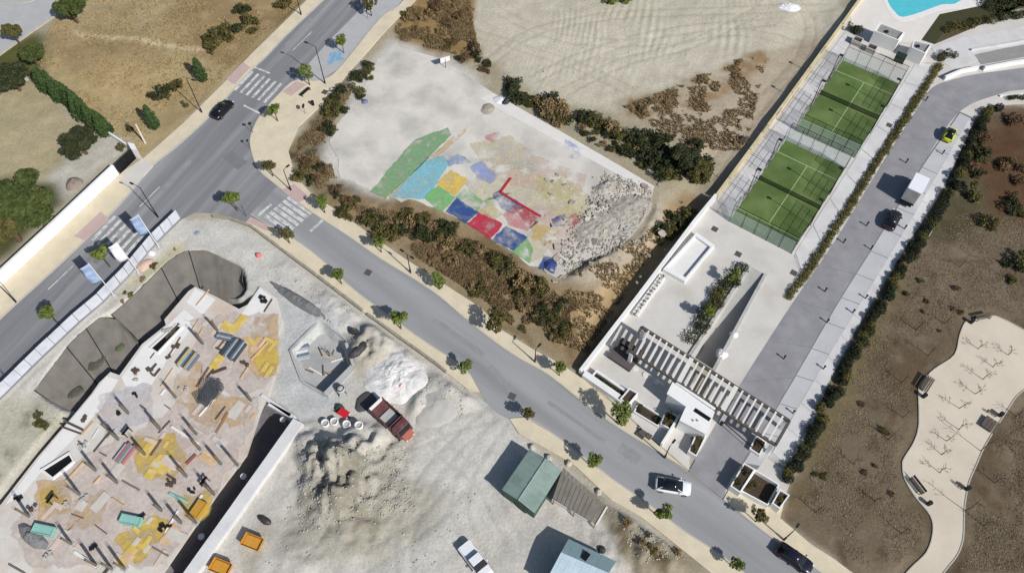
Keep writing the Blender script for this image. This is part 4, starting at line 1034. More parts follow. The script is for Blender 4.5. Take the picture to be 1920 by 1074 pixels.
def padel(px, label):
    c = sum(GP(px), Vector()) / 4
    a = ((G(*px[1]) - G(*px[0])) + (G(*px[2]) - G(*px[3])))
    rz = math.atan2(a.y, a.x)
    t = thing('padel_court', label, 'court', (c.x, c.y, .06), rz, 'padel courts')
    W, Ln = 10.2, 20.0           # local x along the length
    MB().box((0, 0, .015), (Ln, W, .05)).build('turf', m_turf, t)
    for cx, cy, sx, sy in ((-6.95, 0, .11, W - .1), (6.95, 0, .11, W - .1), (0, 0, 13.8, .11)):
        MB().box((cx, cy, .042), (sx, sy, .012)).build('line', m_tline, t)
    nt_ = MB().box((0, 0, .48), (.03, W - .2, .84)).build('net', m_net, t)
    MB().box((0, 0, .92), (.06, W - .2, .07)).build('net_tape', m_dark, nt_)
    for s in (-1, 1): MB().box((0, s * (W / 2 - .02), .5), (.12, .12, 1.1)).build('net_post', m_black, nt_)
    for e in (-1, 1):
        x = e * Ln / 2
        for k in range(5):
            MB().box((x, -W / 2 + (k + .5) * W / 5, 1.53), (.03, W / 5 - .08, 2.9)).build('glass_panel', m_glass, t)
        for s in (-1, 1):
            for k in range(2):
                MB().box((e * (Ln / 2 - 1 - 2 * k), s * W / 2, 1.53 if k == 0 else 1.05), (1.92, .03, 2.9 if k == 0 else 1.95)).build('glass_panel', m_glass, t)
        MB().box((x, 0, 3.5), (.02, W, .9)).build('mesh_panel', m_mesh, t)
        for k in range(6): MB().box((x, -W / 2 + k * W / 5, 2.0), (.06, .06, 4.0)).build('fence_post', m_black, t)
        MB().box((x, 0, 3.98), (.05, W, .05)).box((x, 0, 3.02), (.04, W, .04)).build('rail', m_black, t)
    for s in (-1, 1):
        y = s * W / 2
        for k in range(1, 10):
            if k == 5: continue
            hh = 4.0 if k in (1, 9) else 3.0
            MB().box((-10 + 2 * k, y, hh / 2), (.06, .06, hh)).build('fence_post', m_black, t)
        for x0, x1, zz in ((-10, -8, 3.98), (8, 10, 3.98), (-8, -1, 2.98), (1, 8, 2.98), (-10, -1, 2.0), (1, 10, 2.0), (-6, -1, 1.0), (1, 6, 1.0)):
            MB().box(((x0 + x1) / 2, y, zz), (x1 - x0, .04, .04)).build('rail', m_black, t)
        for x0, x1, z0, z1 in ((-6, -1, .1, 3.0), (1, 6, .1, 3.0), (-8, -6, 2.05, 3.0), (6, 8, 2.05, 3.0), (-10, -8, 3.05, 3.95), (8, 10, 3.05, 3.95)):
            MB().box(((x0 + x1) / 2, y, (z0 + z1) / 2), (x1 - x0, .02, z1 - z0)).build('mesh_panel', m_mesh, t)
    for s in (-1, 1):
        for x in (-3.6, 3.6):
            f = MB().box((x, s * (W / 2 + .1), 3), (.1, .1, 6)).build('light_pole', m_black, t)
            MB().box((x, s * (W / 2 - .25), 6.0), (.45, .6, .1)).build('floodlight', m_dark, f)
    return t, rz
C1 = [(1366, 414), (1475, 262), (1583, 318), (1484, 478)]; C2 = [(1493, 244), (1580, 112), (1687, 160), (1598, 300)]
padel(C1, 'green padel court with glass ends, next to the white walled planter plaza')
_, A_CT = padel(C2, 'green padel court with glass ends, next to the changing cabins')
# walkway slabs either side of the courts
cw = struct(MB().prism([(p.x, p.y) for p in GP([(1345, 378), (1590, 52), (1604, 62), (1360, 414)])], -.2, .075).build('court_walkway', m_conc))
slab_row([(1352, 372), (1470, 214), (1588, 56)], [(1368, 404), (1486, 246), (1574, 108), (1604, 66)], 20, .105, m_walk, cw)
cw2 = struct(MB().prism([(p.x, p.y) for p in GP([(1488, 480), (1600, 302), (1692, 160), (1722, 118), (1750, 118), (1716, 176), (1610, 345), (1500, 512)])], -.2, .076).build('court_walkway', m_conc))
slab_row([(1490, 474), (1602, 300), (1692, 158), (1718, 116)], [(1502, 508), (1610, 342), (1714, 175), (1746, 122)], 8, .108, m_walk, cw2, .13)
cw3 = struct(MB().prism([(p.x, p.y) for p in GP([(1478, 252), (1594, 306), (1588, 318), (1470, 264)])], -.2, .077).build('court_walkway', m_conc))
slab_row([(1482, 251), (1594, 304)], [(1477, 261), (1588, 316)], 5, .11, m_walk, cw3)
# covers set in the plaza
for u, v in ((1384, 477), (1340, 430), (1667, 236), (1488, 512)):
    o = MB().box((0, 0, .012), (.9, .9, .03)).box((0, 0, .03), (.7, .1, .02)).box((0, .2, .03), (.7, .1, .02)).box((0, -.2, .03), (.7, .1, .02)).build('drain_cover', m_iron)
    p = G(u, v); o.location = (p.x, p.y, .11 if u == 1667 else .062); o.rotation_euler.z = A_CT
    tag(o, {1384: 'grey drain cover midway across the plaza below the court', 1340: 'small grey cover near the white wall below the court', 1667: 'grey drain cover on the slabs beside the far court', 1488: 'grey drain cover at the lower court corner by the hedge'}[u], 'drain cover')

# ---- pool end
m_pool = M('pool_water', (92, 200, 212), .08, .08, .8, .05, 5, .1, spec=.5)
m_poolrim = M('pool_coping', (232, 230, 226), .8, .05, 1, .04, 6, .05)
pl = sheet('pool_coping', smooth_line([(1640, -60), (1655, 0), (1672, 30), (1692, 42), (1728, 33), (1770, 18), (1830, 10), (1900, -60)]), .10, m_poolrim, 0)
sheet('pool_water', smooth_line([(1650, -60), (1663, 0), (1678, 24), (1692, 33), (1723, 25), (1765, 10), (1800, 3), (1860, -60)]), .104, m_pool, 0)
m_deck = M('pool_deck', (226, 220, 212), .88, .05, .5, .04, 6, .06)
sheet('pool_deck', [(1650, -60), (1594, 30), (1600, 60), (1640, 82), (1725, 78), (1762, 27), (1838, 12), (1900, -60)], .078, m_deck, 0)
sheet('lawn', [(1762, 28), (1840, 12), (1880, 30), (1770, 60), (1752, 84), (1728, 76)], .12, M('pool_lawn', (66, 66, 40), .95, .15, 1, .15, 8, .3), 0)
sheet('garden_bed', [(1752, 84), (1770, 60), (1900, 20), (2050, -10), (2050, -60), (1900, -60), (1840, 12), (1880, 30)], .114, M('bed_soil', (88, 78, 58), .95, .2, 1, .2, 8, .3), 0)
sheet('curved_footpath', smooth_line([(1746, 92), (1790, 75), (1850, 64), (1920, 50), (2050, 25)]) + smooth_line([(2050, 70), (1920, 96), (1840, 112), (1790, 128), (1760, 112)]), .116, m_walk, 0)
sheet('ramp_channel', [(1826, 104), (1880, 92), (2050, 62), (2050, 84), (1920, 108), (1840, 122)], .122, M('ramp_grey', (150, 148, 146), .9, .1, .6, .08, 6, .1), 0)
wall([(1820, 97), (1880, 87), (2050, 55)], .5, .2, m_walk, 'ramp_kerb', 'low concrete upstand along the pool access ramp', zb=0)
wall([(1770, 152), (1800, 139), (1832, 133)], .9, .35, m_white, 'drive_wall', 'short curved white wall at the inner bend of the drive')
wall([(1843, 134), (1890, 125), (1990, 108)], .9, .35, m_white, 'drive_wall', 'longer white wall beside the drive past the gap')
wall([(1874, 183), (1940, 178), (2040, 172)], .35, .25, m_white, 'drive_wall', 'low white kerb wall on the outer bend of the drive')
def cabin(roof_px, h, label, door=None, seed=0):
    P = GP(roof_px, h); c = sum(P, Vector()) / 4
    t = thing('changing_cabin', label, 'cabin', (c.x, c.y, .06))
    loc = [(p.x - c.x, p.y - c.y) for p in P]
    MB().prism(loc, 0, h - .25).build('wall', m_white, t)
    inner = [(x * .86, y * .86) for x, y in loc]
    n = 4
    for k in range(4):
        a, b, c2, d2 = loc[k], loc[(k + 1) % 4], inner[(k + 1) % 4], inner[k]
        MB().prism([a, b, c2, d2], h - .25, h + .02).build('parapet', m_white, t)
    MB().prism(inner, h - .3, h - .22).build('gravel_roof', M('roof_gravel', (150, 146, 144), .95, .15, 2, .2, 12, .3), t)
    MB().box((-.4, .1, h - .1), (.5, .5, .3)).build('roof_vent', m_dark, t)
    if door:
        a, b = Vector((*loc[3], 0)), Vector((*loc[2], 0)); m_ = a.lerp(b, door); d = (b - a).normalized()
        o = MB().box((0, 0, 1.05), (.95, .06, 2.1)).build('door', M('green_door', (52, 70, 62), .6, .1, 2, .05, 8, 0), t)
        o.location = m_; o.rotation_euler.z = math.atan2(d.y, d.x)
    return t
cabin([(1649, 43), (1697, 62), (1685, 77), (1639, 59)], 2.6, 'larger white cabin with gravel roof beside the pool')
cabin([(1713, 75), (1747, 84), (1735, 101), (1709, 90)], 2.6, 'smaller white cabin with gravel roof nearer the hedge')
o = thing('cabin_door', 'dark green door screen between the two white cabins', 'door', G(1683, 118, .06), A_CT - math.pi / 2)
MB().box((0, 0, 1.1), (1.7, .08, 2.2)).build('leaf', M('green_screen', (58, 74, 68), .6, .1, 2, .05, 8, 0), o); MB().box((0, -.06, 1.1), (1.8, .04, .08)).build('rail', m_dark, o)
for (u, v, lab) in ((1605, 82, 'small grey walled planter in the corner behind the far court'), (1632, 96, 'second grey walled planter behind the far court')):
    t = thing('walled_planter', lab, 'planter', G(u, v, .06), A_CT)
    for s in (-1, 1): MB().box((0, s * .75, .5), (1.1, .18, 1.0)).build('wall', m_conc, t); MB().box((s * .64, 0, .5), (.18, 1.68, 1.0)).build('wall', m_conc, t)
    MB().box((0, 0, .4), (1.1, 1.32, .7)).build('soil', M('planter_soil', (74, 62, 50), .95, .2, 2, .2, 8, .2), t)
p = G(1600, 62); plant('shrub_dark', 1, (p.x, p.y, .06), 1.6, 'corner_shrub', 'dark shrub in the corner where the court walkway meets the pool deck', 'shrub', trunk='stem', crown='foliage')

# ================================================================== PLAZA: platform, ramp, pergola, gatehouse, planters
wp = [(1306, 436), (1340, 460), (1284, 528), (1243, 505)]
t = thing('white_platform', 'raised white walled basin on the plaza beside the boundary wall', 'platform', G(1290, 485, .06))
P = GP(wp, .7); o0 = t.location; loc = [(p.x - o0.x, p.y - o0.y) for p in P]; inn = [(x * .84, y * .84) for x, y in loc]
for k in range(4): MB().prism([loc[k], loc[(k + 1) % 4], inn[(k + 1) % 4], inn[k]], 0, .7 + (.002 * k)).build('wall', m_white, t)
MB().prism([(x * .86, y * .86) for x, y in loc], 0, .25).build('floor', m_poolrim, t)
t = thing('wall_planter', 'narrow planter strip along the white boundary wall', 'planter', G(1225, 560, .06))
a, b = G(1242, 520, .06), G(1190, 592, .06); d = b - a; o0 = t.location
rs_ = math.atan2(d.y, d.x)
mb = MB(); mb.bar((a.x - o0.x, a.y - o0.y, .2), (b.x - o0.x, b.y - o0.y, .2), .9, .45); mb.build('trough', m_white, t)
cs = [((a.lerp(b, k / 12) - o0).x, (a.lerp(b, k / 12) - o0).y, .5, .3, .3, .2, 1) for k in range(13)]
V, F = leaf_blob(np.random.RandomState(3), 500, cs, .1); obj('foliage', np_mesh('foliage', V, F, m_lf_olive), t)
# sunken ramp
rq = GP(RAMP_Q); m_ramp = M('ramp_concrete', (176, 176, 170), .9, .1, .6, .08, 6, .1)
t = thing('sunken_ramp', 'concrete ramp sinking between two walls beside the shrub bed', 'ramp', rq[0])
o0 = rq[0]
q = [p - o0 for p in rq]
MB().add([(q[0].x, q[0].y, .05), (q[1].x, q[1].y, .05), (q[2].x, q[2].y, -2.6), (q[3].x, q[3].y, -2.6)], [(0, 3, 2, 1)]).build('ramp_floor', m_ramp, t)
for a, b, s in ((q[0], q[3], -1), (q[1], q[2], 1)):
    d = (b - a).normalized(); n = Vector((-d.y, d.x, 0)) * .45 * s
    MB().prism([(p.x, p.y) for p in (a, b, b + n, a + n)], -3.0, .30).build('ramp_wall', m_conc, t)
MB().prism([(p.x, p.y) for p in (q[3], q[2], q[2] + (q[2] - q[1]).normalized() * .4, q[3] + (q[3] - q[0]).normalized() * .4)], -3.0, .28).build('end_wall', m_conc, t)
m_wrap = M('white_wrap', (232, 228, 228), .7, .06, 2, .05, 6, .2)
lump('wrapped_bundle', (1376, 627), .55, .4, m_wrap, 'small white wrapped bundle on the pale forecourt by the ramp', 'bundle', 21, z=.06, fine=.3)
lump('wrapped_bundle', (1354, 664), .8, .5, m_wrap, 'larger white wrapped bundle on the pale forecourt next to the pergola', 'bundle', 22, z=.06, fine=.35)
# pergola (beams read at 3 m)
m_beam = M('pergola_steel', (92, 86, 82), .7, .1, 2, .06, 10, .05)
m_slat = M('pergola_slat', (226, 222, 214), .8, .06, 2, .05, 8, .05)
ZP = 3.0
bl0, bl1, fr0, fr1 = G(1203, 613, ZP), G(1480, 789, ZP), G(1180, 657, ZP), G(1454, 834, ZP)
t = thing('pergola', 'long entrance pergola of dark beams and white slats across the drive', 'pergola', (bl0.x, bl0.y, .06))
o0 = Vector((bl0.x, bl0.y, .06))
for a, b in ((bl0, bl1), (fr0, fr1), (bl1, fr1), (bl0, fr0)):
    MB().bar(a - o0, b - o0, .38, .34).build('beam', m_beam, t)
NS = 22
for k in range(NS):
    f = (k + 1.2) / (NS + 1.2)
    a, b = bl0.lerp(bl1, f) - o0, fr0.lerp(fr1, f) - o0
    wide = k in (7, 14)
    MB().bar(a + Vector((0, 0, .12)), b + Vector((0, 0, .12)), .6 if wide else .24, .26).build('slat', m_slat, t)
for f, s in ((.02, 0), (.36, 0), (.68, 0), (.985, 0), (.02, 1), (.985, 1), (.68, 1)):
    c = (fr0.lerp(fr1, f) if s == 0 else bl0.lerp(bl1, f)) - o0
    MB().box((c.x, c.y, 1.38), (.5, .5, 2.76), A_SIDE).build('pier', m_white, t)
# dark timber seating deck under the near end of the pergola
m_deckw = M('dark_decking', (98, 90, 88), .85, .12, 1, .1, 8, .1, stretch=(.3, 4, 1))
t = thing('seating_deck', 'dark stepped seating deck at the wall end of the pergola', 'deck', G(1172, 668, .06), A_SIDE)
for k in range(4): MB().box((0, 1.6 - k * .95, .25 + .12 * (k % 2)), (3.6, .85, .4 + .12 * (k % 2))).build('deck_board', m_deckw, t)
MB().box((-.2, .9, .56), (2.4, .28, .14)).build('bench_slat', m_slat, t)
for k in range(3):
    p = G(1190 + k * 20, 690 + k * 13, .06); o = MB().tube((0, 0, 0), (0, 0, .12), .42, .4, 14).build('stepping_stone', m_slat); o.location = p
    tag(o, 'round white stepping stone beneath the pergola', 'stepping stone', 'stepping stones')
# front wall with slot planter
m_soil = M('planter_soil', (74, 62, 50))
t = thing('front_wall', 'broad white entrance wall with a slot planter facing the side road', 'wall', G(1090, 712, .1))
o0 = t.location
a, b = G(1093, 706, 0), G(1165, 756, 0); d = (b - a).normalized(); n = Vector((-d.y, d.x, 0))
def fw(p0, p1, y0, y1, z0, z1, name, mat, root=None):
    root = root or t
    A, B = p0 - root.location, p1 - root.location
    q = [A + n * y0, B + n * y0, B + n * y1, A + n * y1]
    return MB().prism([(v_.x, v_.y) for v_ in q], z0, z1).build(name, mat, root)
fw(a, b, -.3, .55, -.3, .9, 'wall', m_white); fw(a + d * 1.2, b, 1.25, 1.6, -.3, .85, 'wall', m_white)
fw(a + d * 1.2, b, .57, 1.23, -.2, .5, 'soil', m_soil); fw(a + d * 1.0, a + d * 1.2, .57, 1.6, -.2, .86, 'wall', m_white)
cs = []
for k in range(16):
    c = (a + d * (1.5 + 4.6 * k / 15) + n * .9) - o0; cs.append((c.x, c.y, .6, .25, .25, .2, 1))
V, F = leaf_blob(np.random.RandomState(5), 500, cs, .09); obj('foliage', np_mesh('foliage', V, F, m_lf_dark), t)
def planter(px, h, label, zt_=None, plants=(), soil=.8, name='planter', rim=.16, mat=None, lk=('shrub_dark', 'shrub_olive')):
    P = GP(px, h); c = sum(P, Vector()) / len(P)
    t = thing(name, label, 'planter', (c.x, c.y, .08)); loc = [Vector((p.x - c.x, p.y - c.y, 0)) for p in P]
    inn = []
    for k in range(4):
        e1 = (loc[k - 1] - loc[k]).normalized(); e2 = (loc[(k + 1) % 4] - loc[k]).normalized(); inn.append(loc[k] + (e1 + e2) * rim)
    for k in range(4): MB().prism([(p.x, p.y) for p in (loc[k], loc[(k + 1) % 4], inn[(k + 1) % 4], inn[k])], -.1, h + .001 * k).build('wall', mat or m_white, t)
    MB().prism([(p.x, p.y) for p in inn], -.1, h * soil).build('soil', m_soil, t)
    cs = []
    for (fx, fy, r) in plants:
        p = inn[0].lerp(inn[1], fx).lerp(inn[3].lerp(inn[2], fx), fy); cs.append((p.x, p.y, h * soil + r * .6, r, r, r * .8, r * r))
    if cs:
        V, F = leaf_blob(np.random.RandomState(int(px[0][0])), int(260 * sum(c_[6] for c_ in cs)) + 80, cs, .11)
        obj('foliage', np_mesh('foliage', V, F, m_lf_dark if px[0][0] % 2 else m_lf_olive), t)
    return t
planter([(1180, 727), (1197, 737), (1178, 760), (1162, 748)], 1.2, 'square white planter ending the front wall')
planter([(1197, 752), (1244, 782), (1234, 800), (1188, 772)], .5, 'sunken dark planting bed behind the front pavement', plants=((.05, .3, .5), (.15, .7, .35), (.85, .5, .4)), soil=.3)
planter([(1248, 768), (1272, 780), (1257, 806), (1238, 794)], 1.0, 'white planter with two shrubs by the pedestrian gate', plants=((.3, .2, .55), (.3, .8, .5), (.7, .5, .3)), soil=.85)
planter([(1308, 806), (1325, 816), (1306, 856), (1290, 846)], 1.1, 'white planter with two shrubs below the gatehouse', plants=((.4, .2, .55), (.5, .8, .5)), soil=.85)
planter([(1418, 815), (1438, 829), (1424, 854), (1405, 841)], .6, 'square white planter under the far end of the pergola', plants=((.5, .4, .5),), soil=.8)
planter([(1395, 867), (1416, 880), (1388, 924), (1369, 911)], 1.5, 'tall white planter with two shrubs at the drive entrance', plants=((.5, .25, .55), (.4, .75, .55)), soil=.9)
planter([(1416, 880), (1462, 908), (1440, 948), (1388, 920)], 1.1, 'long dark planting trough between the two entrance planters', plants=((.2, .6, .4), (.3, .4, .4)), soil=.25)
planter([(1462, 916), (1481, 928), (1462, 954), (1447, 943)], 1.6, 'white box planter at the garden end of the entrance wall', plants=((.5, .5, .35),), soil=.8)
# wall of the pedestrian gate and low fin walls
o = MB(); a, b = G(1272, 783), G(1238, 838); o.bar((a.x, a.y, .6), (b.x, b.y, .6), .28, 1.2); tag(o.build('fin_wall', m_white), 'slim white fin wall beside the pedestrian gate', 'wall')
# gatehouse
ZG = 2.9
P = GP([(1261, 716), (1340, 772), (1325, 815), (1274, 788), (1286, 762), (1250, 738)], ZG); c = sum(P, Vector()) / 6
t = thing('gatehouse', 'white flat roofed gatehouse with a black roof slot under the pergola', 'building', (c.x, c.y, .06))
loc = [(p.x - c.x, p.y - c.y) for p in P]
MB().prism([(x * .94, y * .94) for x, y in loc], 0, ZG - .2).build('wall', m_white, t)
MB().prism(loc, ZG - .2, ZG).build('roof', m_white, t)
p0, p1 = G(1302, 768, ZG) - c, G(1331, 787, ZG) - c
sl = MB(); sl.bar((p0.x, p0.y, ZG + .02), (p1.x, p1.y, ZG + .02), .55, .06); sl.build('skylight', m_black, t)
p0, p1 = G(1268, 718, ZG) - c, G(1340, 768, ZG) - c
MB().bar((p0.x, p0.y, ZG + .1), (p1.x, p1.y, ZG + .1), .35, .2).build('parapet', m_white, t)
for k in range(2):
    p = G(1300 + 8 * k, 789, ZG) - c; MB().tube((p.x, p.y, ZG), (p.x, p.y, ZG + .18), .14, .12, 10).build('roof_vent', m_conc, t)
# pedestrian gate and barrier boom
t = thing('pedestrian_gate', 'dark bronze gate between the planters and the gatehouse', 'gate', G(1292, 812, .1), A_SIDE)
MB().box((0, 0, 1.1), (2.3, .07, .09)).box((0, 0, .15), (2.3, .07, .09)).box((0, 0, 2.05), (2.3, .07, .09)).build('frame', m_dark, t)
for k in range(9): MB().box((-1.05 + .26 * k, 0, 1.1), (.17, .05, 1.9)).build('slat', M('bronze_slat', (78, 64, 56), .6, .1, 2, .05, 8, 0), t)
t = thing('barrier_boom', 'thin dark barrier boom across the drive below the pergola', 'barrier', G(1352, 795, .08), ang((1352, 795), (1415, 850)))
MB().box((0, 0, .5), (.4, .4, 1.0)).build('cabinet', m_dark, t); MB().box((2.4, 0, .95), (4.6, .1, .12)).build('boom', m_dark, t)
# ================================================================== BUILDING SITE
m_hoard = M('hoarding_sheet', (206, 208, 216), .7, .10, .8, .06, 6, .05, tint=(186, 192, 204), tamt=.7)
pts = GP(HOARD_BASE)
t = thing('site_hoarding', 'pale sheet metal hoarding along the main road side of the building site', 'fence', pts[1])
o0 = pts[1]
for a, b in zip(pts[:-1], pts[1:]):
    d = b - a; n = max(int(round(d.length / 2.0)), 1)
    for k in range(n):
        p, q = a.lerp(b, k / n) - o0, a.lerp(b, (k + .985) / n) - o0; j = rnd.uniform(-.03, .03)
        MB().bar((p.x + j, p.y, 1.0), (q.x + j, q.y, 1.0), .05, 2.05 + rnd.uniform(-.03, .03)).build('panel', m_hoard, t)
        MB().tube((p.x, p.y, -.1), (p.x, p.y, 2.1), .05, .05, 6).build('post', m_dark, t)
m_kw = M('site_wall', (158, 152, 138), .95, .2, 1.2, .15, 6, .25)
wpx = [(400, 408), (430, 411), (470, 425), (539, 477), (618, 536), (690, 591), (752, 636), (815, 681), (849, 708)]
pts = GP(wpx); t = thing('low_site_wall', 'low rough block wall between the pavement and the building site', 'wall', pts[0]); o0 = pts[0]
for a, b in zip(pts[:-1], pts[1:]):
    n = max(int((b - a).length / .9), 1)
    for k in range(n):
        if rnd.random() < .05: continue
        p, q = a.lerp(b, k / n) - o0, a.lerp(b, (k + .97) / n) - o0; h = rnd.uniform(.45, .6)
        MB().bar((p.x, p.y, h / 2 - .05), (q.x, q.y, h / 2 - .05), .34 + rnd.uniform(-.04, .04), h + .1).build('block', m_kw, t)
# flags: leaning slightly, cloth hanging on the road side
m_pole = M('white_pole', (236, 234, 226), .5, .04, 2, .02, 8, 0)
m_fl_b = M('blue_flag', (128, 156, 196), .8, .16, 1.2, .1, 8, .05, tint=(206, 212, 222), tamt=.6)
m_fl_w = M('white_flag', (232, 231, 236), .8, .04, 1.2, .03, 8, .05)
def flag(base, h, mat, label):
    p = GT(*base); t = thing('feather_flag', label, 'flag', p)
    MB().tube((0, 0, -.1), (0, 0, h), .075, .05, 8).build('pole', m_pole, t)
    MB().box((0, 0, .12), (.7, .7, .28), .6).build('base', m_conc, t)
    dx = Vector((-.80, -.55, 0)); rows = []
    N_ = 9
    for side in (0, 1):
        pass
    vs, fs = [], []
    for i in range(N_ + 1):
        z = h - .05 - (h * .50) * i / N_
        for j in range(5):
            f = j / 4; w_ = 1.35
            off = Vector((-dx.y, dx.x, 0)) * (.16 * math.sin(i * .9 + f * 3.1) * f)
            q = dx * (w_ * f) + off; vs.append((q.x, q.y, z - .18 * f))
    for i in range(N_):
        for j in range(4): fs.append((i * 5 + j, i * 5 + j + 1, (i + 1) * 5 + j + 1, (i + 1) * 5 + j))
    o = MB().add(vs, fs).build('cloth', mat, t, smooth=True); m = o.modifiers.new('thick', 'SOLIDIFY'); m.thickness = .015
    return t
flag((300, 466), 8.3, m_fl_b, 'pale blue banner flag on a white pole nearest the road corner')
flag((262, 514), 8.0, m_fl_w, 'plain white banner flag on a white pole between the two blue ones')
flag((216, 556), 8.5, m_fl_b, 'pale blue banner flag on a white pole next to the grey membrane')
lump('sand_bag', (284, 475), .55, .5, m_wsh, 'white sack beside the foot of the corner flag', 'sack', 31)
lump('sand_heap', (272, 497), 1.5, .5, M('pinkish_sand', (206, 176, 160), .95, .1, 2, .1, 8, .2), 'pinkish sand heap between the flag poles', 'heap', 32, e=.6, rot=.8)
lump('plastic_scrap', (370, 437), .5, .12, M('bluish_scrap', (150, 160, 172), .8, .2, 2, .1, 8, .2), 'flat bluish plastic scrap on the bare corner dirt', 'scrap', 33)
lump('red_bucket', (485, 479), .42, .5, M('faded_red', (222, 120, 124), .8, .1, 2, .1, 8, .1), 'faded red bundle on the dirt above the slab', 'bundle', 34, z=.1)

# grey membranes lining the excavation
m_mem = M('grey_geotextile', (122, 117, 109), .8, .12, .9, .06, 5, .12, tint=(106, 102, 95), tamt=.6)
def membrane(out, inn, label, seed, dip=0.):
    a, b = along(out, 44), along(inn, 44); R = 14; c = a[0]
    t = thing('membrane', label, 'membrane', (c.x, c.y, 0)); vs, fs = [], []; r_ = random.Random(seed)
    ph = [r_.uniform(0, 6) for _ in range(4)]
    for i in range(45):
        for j in range(R + 1):
            f = j / R; p = a[i].lerp(b[i], f)
            z = .14 - 2.75 * f ** .9 + .10 * math.sin(i * .9 + ph[0] + f * 2) * math.sin(f * 3.1) + .07 * math.sin(i * 2.3 + ph[1]) * math.sin(f * 3.1) + .05 * math.sin(j * 1.1 + i * .35 + ph[2])
            if i % 11 == 10: z += .12
            vs.append((p.x - c.x, p.y - c.y, z))
    for i in range(44):
        for j in range(R): fs.append((i * (R + 1) + j, i * (R + 1) + j + 1, (i + 1) * (R + 1) + j + 1, (i + 1) * (R + 1) + j))
    o = MB().add(vs, fs).build('sheet', m_mem, t, smooth=True, fix=True)
    bm = bmesh.new(); bm.from_mesh(o.data)
    if sum(f.normal.z for f in bm.faces) < 0: bmesh.ops.reverse_faces(bm, faces=bm.faces)
    bm.to_mesh(o.data); bm.free()
    # battens holding the overlaps
    for i in (0, 16, 24, 44):
        mb = MB(); mb.path([vs[i * (R + 1) + j][:2] + (vs[i * (R + 1) + j][2] + .05,) for j in range(0, R + 1, 2)], .07, .07, 5); mb.build('seam', m_dark, t)
    return t
membrane(MEM_A_OUT, MEM_A_IN, 'dark grey membrane draped round the corner of the excavation', 1)
membrane(MEM_B_OUT, MEM_B_IN, 'dirty grey membrane with moss patches next along the excavation', 2)
m_moss = M('moss_dirt', (90, 87, 76), .95, .3, 2, .2, 8, .3)
for k, (u, v, r) in enumerate(((195, 645, .9), (180, 680, 1.1), (128, 700, .8), (225, 650, .7), (140, 735, .9))):
    p = G(u, v, -1.35); o = lump('moss_patch', (u, v), r * 1.2, .07, m_moss if k != 3 else M('moss_green', (92, 100, 70), .95, .3, 2, .2, 8, .3), 'dark mossy dirt patch lying on the dirty grey membrane', 'dirt patch', 40 + k, z=-1.3, group='moss patches', e=.6, rot=.8)

# the slab under construction
ZS = .30
m_slab = M('site_slab', (216, 211, 203), .9, .10, .30, .07, 4, .1, tint=(202, 182, 164), tamt=.85)
t = thing('building_slab', 'large pale floor slab of the unfinished building, stained pink and ochre', 'slab', G(250, 800, 0))
SL = GP(SLAB, ZS); o0 = t.location
MB().prism([(p.x - o0.x, p.y - o0.y) for p in SL], -.15, ZS).build('deck', m_slab, t)
MB().prism([((p.x - o0.x) * .86, (p.y - o0.y) * .86) for p in SL], -3.5, -.14).build('basement_wall', m_conc, t)
SLW = [(p.x, p.y) for p in SL]
A_SL = ang((0, 945), (205, 697))           # long direction of the building
dS = Vector((math.cos(A_SL), math.sin(A_SL), 0)); nS = Vector((-dS.y, dS.x, 0))
m_cap = M('slab_edge_white', (234, 232, 228), .9, .05, .6, .04, 6, .05)
for px in ([(10, 945), (70, 862), (138, 782), (172, 741), (200, 705), (222, 712), (190, 765), (130, 830), (72, 890), (40, 930)],
           [(268, 650), (312, 612), (345, 580), (370, 600), (310, 680), (285, 720), (245, 740), (228, 708)], [(366, 541), (404, 561), (380, 590), (350, 566)],
           [(452, 590), (488, 541), (508, 556), (490, 590), (470, 612)]):
    MB().prism([(p.x - o0.x, p.y - o0.y) for p in GP(px, ZS)], ZS - .02, ZS + .004).build('screed_bay', m_cap, t)
# plywood and formwork boards lying on the deck
m_ply = {'y': M('yellow_formwork', (216, 186, 92), .8, .16, .8, .1, 6, .05, tint=(216, 200, 160), tamt=.6), 'o': M('orange_ply', (212, 180, 142), .85, .14, .8, .1, 6, .05, tint=(214, 190, 160), tamt=.7),
         'p': M('pink_ply', (212, 194, 182), .85, .1, .8, .08, 6, .05, tint=(216, 204, 194), tamt=.6), 'g': M('pale_ply', (206, 200, 190), .85, .1, .8, .08, 6, .05)}
def board_field(px, n, kinds, seed):
    P = GP(px, ZS); xs = [p.x for p in P]; ys = [p.y for p in P]; r_ = random.Random(seed); c = 0; tries = 0
    while c < n and tries < 4000:
        tries += 1; x, y = r_.uniform(min(xs), max(xs)), r_.uniform(min(ys), max(ys))
        if not inpoly1(x, y, P) or not inpoly1(x, y, SLW): continue
        l, w_ = r_.choice(((2.0, .5), (1.5, .6), (1.0, .5), (2.4, 1.2), (1.2, 1.2))); z = ZS + .06 + c * .0015 + r_.uniform(.002, .02)
        rz = A_SL + r_.choice((0, 0, math.pi / 2)) + r_.uniform(-.12, .12)
        o = MB().box((0, 0, 0), (l, w_, .03)).build('formwork_board', m_ply[r_.choice(kinds)], t)
        o.location = (x - o0.x, y - o0.y, z); o.rotation_euler.z = rz; c += 1
def blotch(px, col, wear, k):
    """flaking paint and cement stain on the deck"""
    key = ('slab', col, wear)
    if key not in PM: PM[key] = worn_paint('deck_stain_%d' % len(PM), col, wear)
    paint_sheet([p - o0 for p in GP(fray(px, 5, 12, k), ZS)], ZS + .008 + .0022 * k, PM[key], 'stained_bay', t, 1.0)
YE, OR_, PK, LI = (216, 186, 98), (214, 184, 146), (214, 200, 190), (212, 207, 210)
